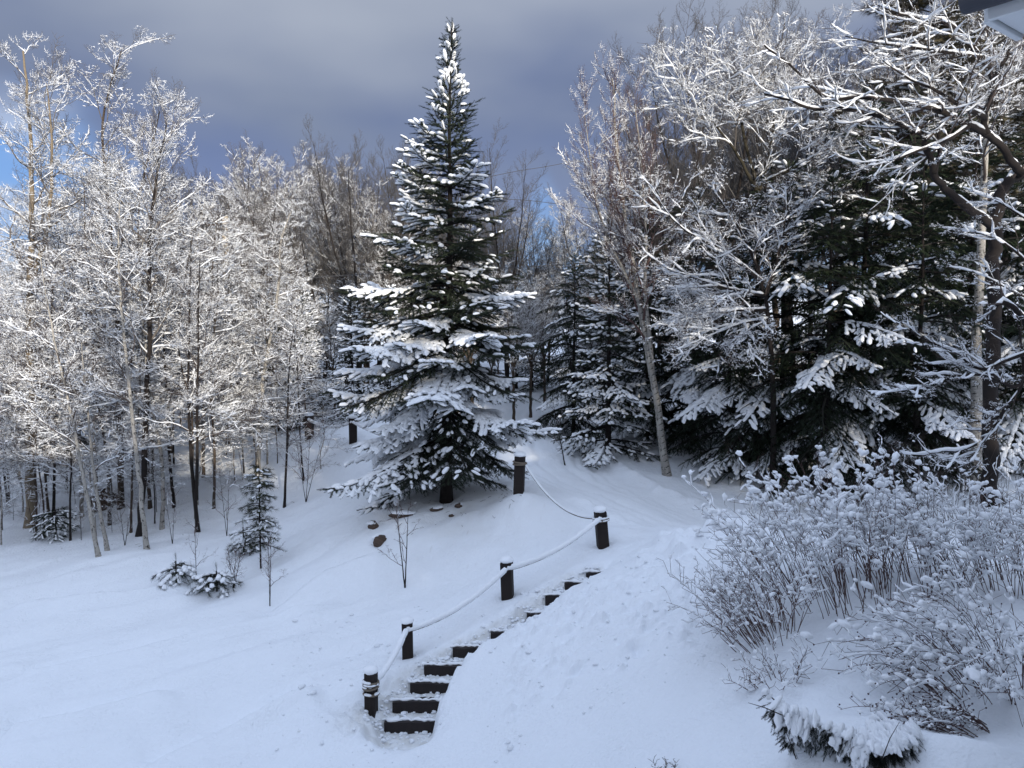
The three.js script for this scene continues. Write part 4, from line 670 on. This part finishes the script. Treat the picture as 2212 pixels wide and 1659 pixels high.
rootedTree('maple_tree', { ...heavy, snow: 0.02, seed: 76, bark: M.barkDark, twig: M.twig, limbs: 7, from: 0.2, lift: () => 0.6, spread: (t) => lerp(0.75, 0.35, t), trop: 0.05, stems: [
  { pts: [at(2330, 1200, 12.8), at(2310, 1000, 12.8), ...c3([[900, 1150], [830, 960], [790, 910], [740, 875], [705, 890], [682, 940]], 12.6)], r: 0.07, tip: 0.03, limbs: 3, from: 0.6 },
  { pts: c3([[830, 1180], [815, 1100], [805, 1000], [775, 915]], 12.5), r: 0.035, limbs: 2 },
  { pts: c3([[850, 1090], [740, 1130], [660, 1165], [600, 1150], [540, 1100], [450, 1060], [350, 1010], [270, 960]], 12.4), r: 0.034, tip: 0.007, limbs: 13 },
  { pts: c3([[850, 1150], [790, 1240], [740, 1225], [640, 1190], [540, 1195], [440, 1220], [330, 1250], [180, 1275]], 12.3), r: 0.034, tip: 0.007, limbs: 13 },
  { pts: c3([[830, 1200], [800, 1260], [740, 1340], [700, 1380], [620, 1390], [520, 1370]], 12.4), r: 0.03, tip: 0.006, limbs: 9 },
  { pts: c3([[740, 1340], [690, 1430], [640, 1490], [600, 1540], [490, 1555]], 12.3), r: 0.026, tip: 0.007, limbs: 6 },
  { pts: c3([[620, 1490], [540, 1520], [470, 1518], [390, 1535], [290, 1530]], 12.2), r: 0.02, tip: 0.007, limbs: 4 },
  { pts: c3([[900, 560, 1], [780, 480, 1], [690, 430, 1], [560, 380, 1]], 12.6), r: 0.02, limbs: 5 }, { pts: c3([[900, 760, 1], [740, 620, 1], [640, 580, 1], [540, 560, 1]], 12.6), r: 0.025, limbs: 8 }, { pts: c3([[900, 880, 1], [780, 830, 1], [690, 780, 1], [600, 740, 1]], 12.6), r: 0.022, limbs: 6 }] }, 'small tree at the right edge with a drooping hooked limb', 'maple tree');
// ---------------------------------------------------------------- shrubs, saplings, seedlings, rocks
/* stems rise from an oval of ground; o: n, rx, rz, len, lean (towards -x), fan, lumps per stem, lump size, bare (share of the stem without snow) */
function shrub(name, o, label, cat, grp) {
  const c = stand(o.X, o.d, 0), g = group(name, c), R = rng(o.seed), st = new MB(), lump = new Many(LUMPS[o.seed % 3], M.treeSnow), sn = new MB(), hips = new Many(LUMPS[0], std({ color: rgb(0.05, 0.02, 0.025), roughness: 0.6 }));
  for (let k = 0; k < o.n; k++) {
    const a = R() * 6.28, q = Math.sqrt(R()), bx = Math.cos(a) * q * o.rx, bz = Math.sin(a) * q * o.rz, b = V(bx, H(c.x + bx, c.z + bz) - c.y - 0.05, bz), len = o.len * (0.55 + 0.55 * R());
    const d = V(bx / o.rx * o.fan - o.lean + (R() - 0.5) * 0.35, 1, bz / o.rz * o.fan + (R() - 0.5) * 0.35 + (o.fwd ?? 0)).normalize(), pts = [b], rad = [0.0055], m = 7;
    for (let j = 1; j <= m; j++) { d.x += (R() - 0.5) * 0.16; d.z += (R() - 0.5) * 0.16; d.y -= (o.arch ?? 0.05) * j / m * 2; d.normalize(); pts.push(pts[j - 1].clone().addScaledVector(d, len / m)); rad.push(0.0055 * (1 - 0.65 * j / m)); }
    st.tube(pts, rad, 4); sn.snow(pts.slice(3), rad.slice(3), o.lump * 0.2, R, 0.06, 0.5);
    const tw = o.twigs ?? 7;
    for (let j = 0; j < tw; j++) {
      const s = lerp(o.bare, 1, (j + R()) / tw), p = pointOn(pts, s), nd = perp(p.d, R).multiplyScalar(0.8).addScaledVector(p.d, 0.7).normalize(), l = (o.twigL ?? 0.16) * (0.5 + R()), e = p.p.clone().addScaledVector(nd, l), f = e.clone().add(V((R() - 0.5) * l, l * 0.3, (R() - 0.5) * l));
      st.tube([p.p, e, f], [0.003, 0.0025, 0.0018], 3); if (R() < 0.6) sn.snow([p.p, e, f], [0.003, 0.0025, 0.002], o.lump * 0.24, R, 0.04, 0.7);
      for (const [x, dr, pr] of [[e, nd, o.load], [f, nd, o.load * 0.8], [p.p, p.d, o.load * 0.6]]) if (R() < pr * 0.55) { const w = o.lump * (0.4 + 1.1 * R() * R() + 0.3 * s * s); lump.add(x.clone().add(V(0, w * 0.35, 0)), V(dr.x, dr.y * 0.4, dr.z), w, w * 0.9, w * (1 + 0.8 * R())); if (R() < 0.5) lump.add(x.clone().add(V((R() - 0.5) * w, w * (0.1 + R() * 0.4), (R() - 0.5) * w)), V(R() - 0.5, R() - 0.5, R() - 0.5), w * 0.7, w * 0.6, w * (0.6 + 0.6 * R())); }
      if (o.hips && R() < o.hips) hips.add(f, UP, 0.016, 0.02, 0.016);
    }
    if (o.hips && R() < 0.4) hips.add(pts[m], UP, 0.018, 0.022, 0.018);
  }
  part('stems', st.geo(), o.mat ?? M.twigRed, g, 'stuff'); part('stem_snow', sn.geo(), M.treeSnow, g, 'stuff'); lump.build('snow', g); hips.build('hips', g); inst += lump.m.length;
  return tag(g, label, cat, grp);
}
const SH = { rx: 0.6, rz: 0.4, fan: 0.35, lean: 0.3, bare: 0.35, load: 0.75, lump: 0.05 };
shrub('spirea_shrub', { ...SH, seed: 81, X: 1660, d: 8.9, n: 70, rx: 0.4, rz: 0.35, len: 1.05, lean: 0.55, fan: 0.55, bare: 0.45, load: 0.42, lump: 0.042 }, 'low snowy shrub fanning left over the bank, end of the shrub row', 'shrub');
shrub('spirea_shrub', { ...SH, seed: 82, X: 1830, d: 9.4, n: 95, rx: 0.8, rz: 0.5, len: 1.75, lean: 0.3, bare: 0.5, load: 0.85, lump: 0.06 }, 'tallest shrub of the row, white clods crowding its top', 'shrub');
shrub('spirea_shrub', { ...SH, seed: 83, X: 2010, d: 9.9, n: 70, rx: 0.75, rz: 0.5, len: 1.35, lean: 0.25, bare: 0.35, load: 0.8, lump: 0.06 }, 'snowy shrub in the middle of the row beneath the drooping limb', 'shrub');
shrub('spirea_shrub', { ...SH, seed: 84, X: 2190, d: 9.6, n: 75, rx: 0.75, rz: 0.5, len: 1.35, lean: 0.25, bare: 0.35, load: 0.6, lump: 0.06 }, 'snowy shrub of the row cut by the right edge of the view', 'shrub');
shrub('rose_shrub', { ...SH, seed: 85, X: 2170, d: 7.5, n: 80, rx: 0.65, rz: 0.4, len: 1.25, lean: 0.5, fan: 0.65, arch: 0.14, bare: 0.3, load: 0.62, lump: 0.062, hips: 0.35 }, 'near shrub with dark berries and heavy snow, arching over the bank', 'shrub');
shrub('rose_shrub', { ...SH, seed: 86, X: 2120, d: 6.75, n: 34, rx: 0.35, rz: 0.2, len: 0.75, lean: 1.3, fan: 0.3, arch: 0.12, bare: 0.3, load: 0.55, lump: 0.032, hips: 0.8, twigs: 6, twigL: 0.1 }, 'berried sprays reaching left just above the snow in front', 'shrub');
shrub('dry_stalks', { ...SH, seed: 87, X: 2080, d: 12.8, n: 46, rx: 1.3, rz: 0.5, len: 1.5, lean: 0.05, fan: 0.1, bare: 0.4, load: 0.25, lump: 0.05, twigs: 5, mat: M.twig }, 'bare dark stalks standing behind the row of snowy shrubs', 'stalks');
shrub('brush', { ...SH, seed: 88, X: 1690, d: 7.9, n: 16, rx: 0.25, rz: 0.15, len: 0.4, lean: 0.5, fan: 0.9, bare: 0.2, load: 0.5, lump: 0.035, twigL: 0.1 }, 'small snowy twigs just below the shrub row', 'twigs');
shrub('dry_weeds', { ...SH, seed: 89, X: 1440, d: 7.1, n: 14, rx: 0.16, rz: 0.06, len: 0.17, lean: 0.2, fan: 0.6, bare: 0.5, load: 0.3, lump: 0.014, twigs: 5, twigL: 0.04, mat: M.twigPale }, 'little tuft of dry weeds poking through snow at the bottom edge', 'weeds');
// the creeping juniper: a shelf of snow that breaks off in fingers over a dark hollow
{
  const R = rng(91), c = at(1835, 1560, 6.45); ground(c); const g = group('juniper_shrub', c), snow = new Many(LUMPS[1], M.treeSnow), need = new Many(SHOOT, M.spruce), wood = new MB();
  const L = (p) => p.sub(c), rim = smooth([[1655, 1490, 6.55], [1690, 1522, 6.4], [1735, 1538, 6.33], [1790, 1558, 6.26], [1840, 1586, 6.16], [1900, 1612, 6.08], [1955, 1600, 6.12], [1990, 1575, 6.25]].map((p) => L(at(...p))), 60);
  for (let k = 0; k < 560; k++) {
    const rt = R(); if (fbm(rt * 14, 3, 1, 2) < -0.12 && R() < 0.8) continue; const q = pointOn(rim, rt), back = Math.pow(R(), 1.5) * 0.42, out = V(0, 0, 0).crossVectors(q.d, UP).normalize(); if (out.z < 0) out.negate(); out.x -= 0.15; out.normalize();
    const p = q.p.clone().addScaledVector(out, -back).add(V((R() - 0.5) * 0.05, 0, 0)), gy = H(p.x + c.x, p.z + c.z) - c.y; p.z += fbm(rt * 9, 1, 4, 2) * 0.16; p.y = fbm(rt * 11, 2, 2, 2) * 0.06 * (back < 0.15 ? 1 : 0) + Math.max(lerp(q.p.y, gy + 0.03, sst(0, 0.35, back)), back > 0.2 ? gy : -9);
    const edge = 1 - sst(0, 0.22, back), dir = V(out.x + (R() - 0.5) * 0.5, -0.25 - 0.9 * edge * R(), out.z).normalize();
    if (edge < 0.8 || (R() < 0.5 && fbm(rt * 30, 1, 9, 2) > -0.08)) snow.add(p.clone().addScaledVector(dir, 0.03), dir, 0.035 + 0.06 * R() * R(), 0.035 + 0.035 * R(), 0.06 + 0.15 * R() * R());
    if (back < 0.1 && fbm(rt * 22, 6, 2, 2) > 0.12) for (let j = 0; j < 3; j++) { const d2 = V(dir.x * 0.6 + (R() - 0.5) * 0.7, -0.8 - R(), dir.z * 0.8).normalize(), p2 = p.clone().add(V((R() - 0.5) * 0.08, -0.05 - R() * 0.13, 0.02 + R() * 0.05)); snow.add(p2, d2, 0.03 + 0.04 * R(), 0.03 + 0.03 * R(), 0.06 + 0.12 * R()); }
    if (back < 0.2) for (let j = 0; j < 3; j++) need.add(p.clone().add(V((R() - 0.5) * 0.06, -0.04 - R() * 0.12, -0.03)), V(dir.x + (R() - 0.5) * 1.2, dir.y + (R() - 0.7) * 0.7, dir.z), 0.07, 0.07, 0.10, R() * 6, 0.4 + R() * 0.5);
    if (k % 6 === 0) wood.tube([p.clone().addScaledVector(out, -0.3).add(V(0, -0.25, 0)), p.clone().addScaledVector(out, -0.1).add(V(0, -0.12, 0)), p.clone().add(V(0, -0.03, 0))], [0.010, 0.007, 0.003], 4);
  }
  for (const [X, Y, d, dx, l] of [[1905, 1640, 6.0, 0.12, 0.32], [1720, 1640, 6.1, -0.1, 0.25], [1690, 1545, 6.35, -0.3, 0.12]]) { const b = L(at(X, Y, d)); wood.tube([b, b.clone().add(V(dx * 0.5, l * 0.55, 0)), b.clone().add(V(dx, l, 0.02))], [0.005, 0.004, 0.002], 4); }
  part('branch', wood.geo(), M.barkDark, g); need.build('needles', g); snow.build('snow_fingers', g);
  tag(g, 'low juniper whose snow breaks off in fingers over a dark hollow', 'shrub');
}
// saplings that stand singly on the snow
function sapling(X, d, hpx, o, label, cat = 'sapling') {
  const b = stand(X, d, 0.03), h = hpx / FOC * d, g = bareTree('sapling', { ...fineSnow, snow: 0.008, cover: 0.5, dens: [0, 7, 7], sprayMin: 0.08, sprayMax: 0.3, frost: 0.4, ratio: 0.5, tip: 0.002, twig: M.twigRed, bark: M.barkDark, limbs: 8, from: 0.25, lift: () => 0.7, spread: (t) => h * lerp(0.4, 0.15, t), seed: Math.round(X), ...o, stems: (o.stems ?? [[0, 0]]).map(([lx, lz]) => ({ pts: [V(0, 0, 0), V(lx * 0.3, h * 0.3, lz * 0.3), V(lx * 0.7, h * 0.7, lz * 0.6), V(lx, h, lz)], r: o.r ?? 0.009 })) });
  g.position.copy(b); return tag(g, label, cat);
}
sapling(870, 13.6, 185, { r: 0.014, tip: 0.004, stems: [[-0.15, 0], [0.08, 0.05]], limbs: 5 }, 'twiggy sapling with two stems between the spruce and the stairs');
sapling(571, 13.9, 160, { limbs: 6, stems: [[0, 0], [0.05, 0]] }, 'thin straight sapling nearest the camera, left of the stairs');
sapling(410, 15.2, 120, { limbs: 8 }, 'short twiggy sapling between the drooping seedlings');
sapling(492, 14.6, 95, { limbs: 10, stems: [[-0.1, 0], [0.08, 0.02], [0.15, -0.1]] }, 'snowy little bush beside the low drooping fir seedling');
sapling(655, 18.4, 170, { limbs: 11, stems: [[0.15, 0], [0.5, 0], [-0.2, 0.2]] }, 'fine reddish shrub on the slope below the far rope post');
sapling(480, 17.4, 150, { limbs: 7, stems: [[0.1, 0], [-0.1, 0.1]] }, 'thin sapling beside the slim black tree');
sapling(1222, 21.5, 140, { limbs: 3, r: 0.02, stems: [[-0.35, 0]] }, 'single dark leaning sapling beside the road bend');
sapling(1605, 19.6, 150, { limbs: 7 }, 'bare sapling on the shaded bank under the evergreens');
sapling(360, 17, 130, { limbs: 6, stems: [[0.1, 0], [-0.15, 0]] }, 'thin bent sapling right of the curving white birch');
sapling(160, 18, 110, { limbs: 6 }, 'small dark sapling at the foot of the left thicket');
sapling(255, 17.2, 100, { limbs: 6, stems: [[0.2, 0], [-0.1, 0]] }, 'small twiggy sapling between the two birches');
sapling(60, 18.6, 120, { limbs: 7, stems: [[0.2, 0], [-0.2, 0]] }, 'low brush sapling at the far left of the snow edge');
// young evergreens
const baby = (X, d, o, label) => { const g = conifer('evergreen_seedling', { r: 0.02, per: 5, gap: 0.13, shoot: 0.11, mat: M.hemlock, shootGeo: LONG_SHOOT, droop: 0.7, upturn: -0.2, sag: 0.25, twigGap: 0.1, twigLen: 0.4, load: (t, az, R) => 0.3 + 0.5 * R(), lump: 0.8, tilt: () => 0.2, ...o }); g.position.copy(stand(X, d, 0.02)); return tag(g, label, 'seedling'); };
baby(553, 15.5, { seed: 95, h: 2.15, clear: 0.55, rad: (t) => (0.2 + 0.26 * Math.sqrt(t)) * 0.85, ragged: 0.7, lump: 0.75, mat: M.pine }, 'young fir with bare foot stem, tallest of the seedlings on the slope');
baby(366, 15, { seed: 96, h: 0.5, clear: 0.2, rad: () => 0.38, droop: 1.4, lump: 1.5, load: (t) => 0.85 - t * 0.5 }, 'drooping round seedling capped with snow, leftmost on the slope');
baby(455, 14.5, { seed: 97, h: 0.42, clear: 0.1, rad: () => 0.42, droop: 1.0, lump: 1.4, load: (t) => 0.7 - t * 0.3, mat: M.spruce }, 'flat little fir pressed down by snow, in front of the seedlings');
baby(516, 16.2, { seed: 98, h: 0.62, clear: 0.1, rad: () => 0.24, droop: 1.1, lump: 1.2 }, 'grey green seedling close beside the tallest young fir');
baby(105, 18.5, { seed: 99, h: 0.8, clear: 0.1, rad: () => 0.5, droop: 0.7 }, 'low evergreen seedling under the trees at far left');
// rocks that the snow leaves bare under the spruce
for (const [X, Y, d, w, h, l, s, label] of [[820, 1162, 15.1, 0.30, 0.20, 0.24, 1, 'rounded brown rock lowest below the spruce'], [806, 1134, 15.7, 0.34, 0.16, 0.2, 2, 'slanting dark rock beneath the low left bough'], [872, 1126, 15.9, 0.62, 0.18, 0.3, 3, 'longest of the brown rocks below the spruce trunk'], [944, 1121, 16, 0.34, 0.1, 0.2, 4, 'flat rock just right of the longest rock'], [990, 1118, 16.1, 0.18, 0.1, 0.16, 5, 'small rock at the right end of the rocks'], [975, 1128, 15.7, 0.13, 0.07, 0.1, 6, 'smallest dark stone below the other rocks'], [228, 1050, 21, 0.9, 0.7, 0.6, 7, 'dark boulder among the trunks of the left thicket']]) {
  const p = ground(at(X, Y, d)), geo = new THREE.IcosahedronGeometry(0.5, 3).deleteAttribute('normal').deleteAttribute('uv'), q = mergeVertices(geo, 1e-4), a = q.attributes.position, v = V(0, 0, 0), uv = [];
  for (let k = 0; k < a.count; k++) { v.fromBufferAttribute(a, k); const n = 1 + fbm(v.x * 2 + s * 7, v.y * 2, v.z * 2, 4) * 0.7; v.multiplyScalar(n); a.setXYZ(k, v.x * w, v.y * h * 1.2, v.z * l); uv.push(v.x * w + v.y * 0.3, v.z * l + v.y * 0.3); }
  q.setAttribute('uv', new THREE.Float32BufferAttribute(uv, 2)); q.computeVertexNormals();
  const g = group('rock', p); part('stone', q, M.rock, g).position.y = h * 0.12; g.rotation.y = s; 
  const cap = lumpGeo(s + 40, 0.3, 3); cap.scale(w * 0.8, h * 0.5, l * 0.8); const c = part('snow_cap', cap, M.treeSnow, g); c.position.set(0, h * 0.52, -l * 0.22);
  tag(g, label, 'rock', 'rocks bared by the snow');
}
// utility pole and its lines
{
  const b = stand(494, 30), top = at(496, 468, 30).y, g = group('utility_pole', b), h = top - b.y, p = new MB(); p.tube([V(0, -0.4, 0), V(0, h * 0.5, 0), V(0, h, 0)], [0.15, 0.135, 0.12], 14, 1, true);
  part('pole', p.geo(), std({ map: barkTex([0.62, 0.56, 0.46], [0.78, 0.72, 0.62], 3, 0.5), roughness: 0.85 }), g);
  const arm = part('crossarm', new RoundedBoxGeometry(1.3, 0.1, 0.1, 2, 0.015), M.bark, g); arm.position.set(0, h - 0.35, 0.16); tag(g, 'pale utility pole standing among the snowy twigs of the thicket', 'pole');
  const wire = (l, r, label) => { const m = new MB(), pts = smooth(l, 60); m.tube(pts, pts.map(() => r), 5); const o = group('cable'); part('line', m.geo(), M.wire, o); tag(o, label, 'cable', 'cables behind the spruce'); };
  wire(path([[300, 500, 30], [700, 455, 32], [1110, 371, 34], [1195, 357, 34.4], [1700, 250, 37], [2400, 100, 42]]), 0.012, 'highest cable crossing the notch of open sky');
  wire(path([[300, 470, 30], [700, 425, 32], [1110, 431, 34], [1200, 440, 34], [1700, 520, 36], [2400, 640, 40]]), 0.012, 'cable sloping down right across the open sky notch');
  wire(path([[300, 640, 27], [700, 598, 27], [1110, 578, 27], [1440, 556, 27], [1900, 520, 27], [2400, 470, 27]]), 0.014, 'lowest cable passing behind the spruce to the right hand woods');
}
{ // twigs and flakes of bark blown onto the snow
  const g = group('fallen_twigs'), R = rng(321), mb = new MB();
  for (let k = 0; k < 120; k++) { const near = R() < 0.4, X = near ? 800 + R() * 340 : R() * 640, d = near ? 15 + R() * 2.5 : 16.4 + R() * 7, p = ground(foot(X, d)), a = R() * 6.28, l = 0.03 + R() * R() * 0.16, e = p.clone().add(V(Math.cos(a) * l, 0, Math.sin(a) * l)); e.y = H(e.x, e.z) + 0.012; p.y += 0.004; mb.tube([p, p.clone().lerp(e, 0.5).add(V(0, 0.008, 0)), e], [0.004, 0.0035, 0.002], 3); }
  part('twig_litter', mb.geo(), M.twig, g, 'stuff'); tag(g, 'scattered bits of twig lying on the snow around the spruce and slope', 'twigs', null, 'stuff');
}
{
  const g = group('snow_clods'), R = rng(654), m = new Many(LUMPS[1], M.clod);
  for (let k = 0; k < 420; k++) { const bank = R() < 0.6, X = bank ? 1040 + R() * 560 : 560 + R() * 420, d = bank ? 8.6 + R() * 4 : 9 + R() * 4, p = ground(foot(X, d)), s = 0.012 + R() * R() * R() * 0.085; const [l, r] = stairEdge(p.z); if (p.z < -10 && p.x > l - 0.05 && p.x < r + 0.05) continue; p.y += s * 0.12; m.add(p, V(R() - 0.5, 0, R() - 0.5), s * (0.8 + R()), s * 0.8, s * (0.8 + R())); }
  m.build('clods', g); tag(g, 'small clods of snow strewn over the bank and slope', 'snow clods', null, 'stuff');
}
console.log('tris', count, 'instances', inst, 'objects', scene.children.length);
renderer.render(scene, camera);
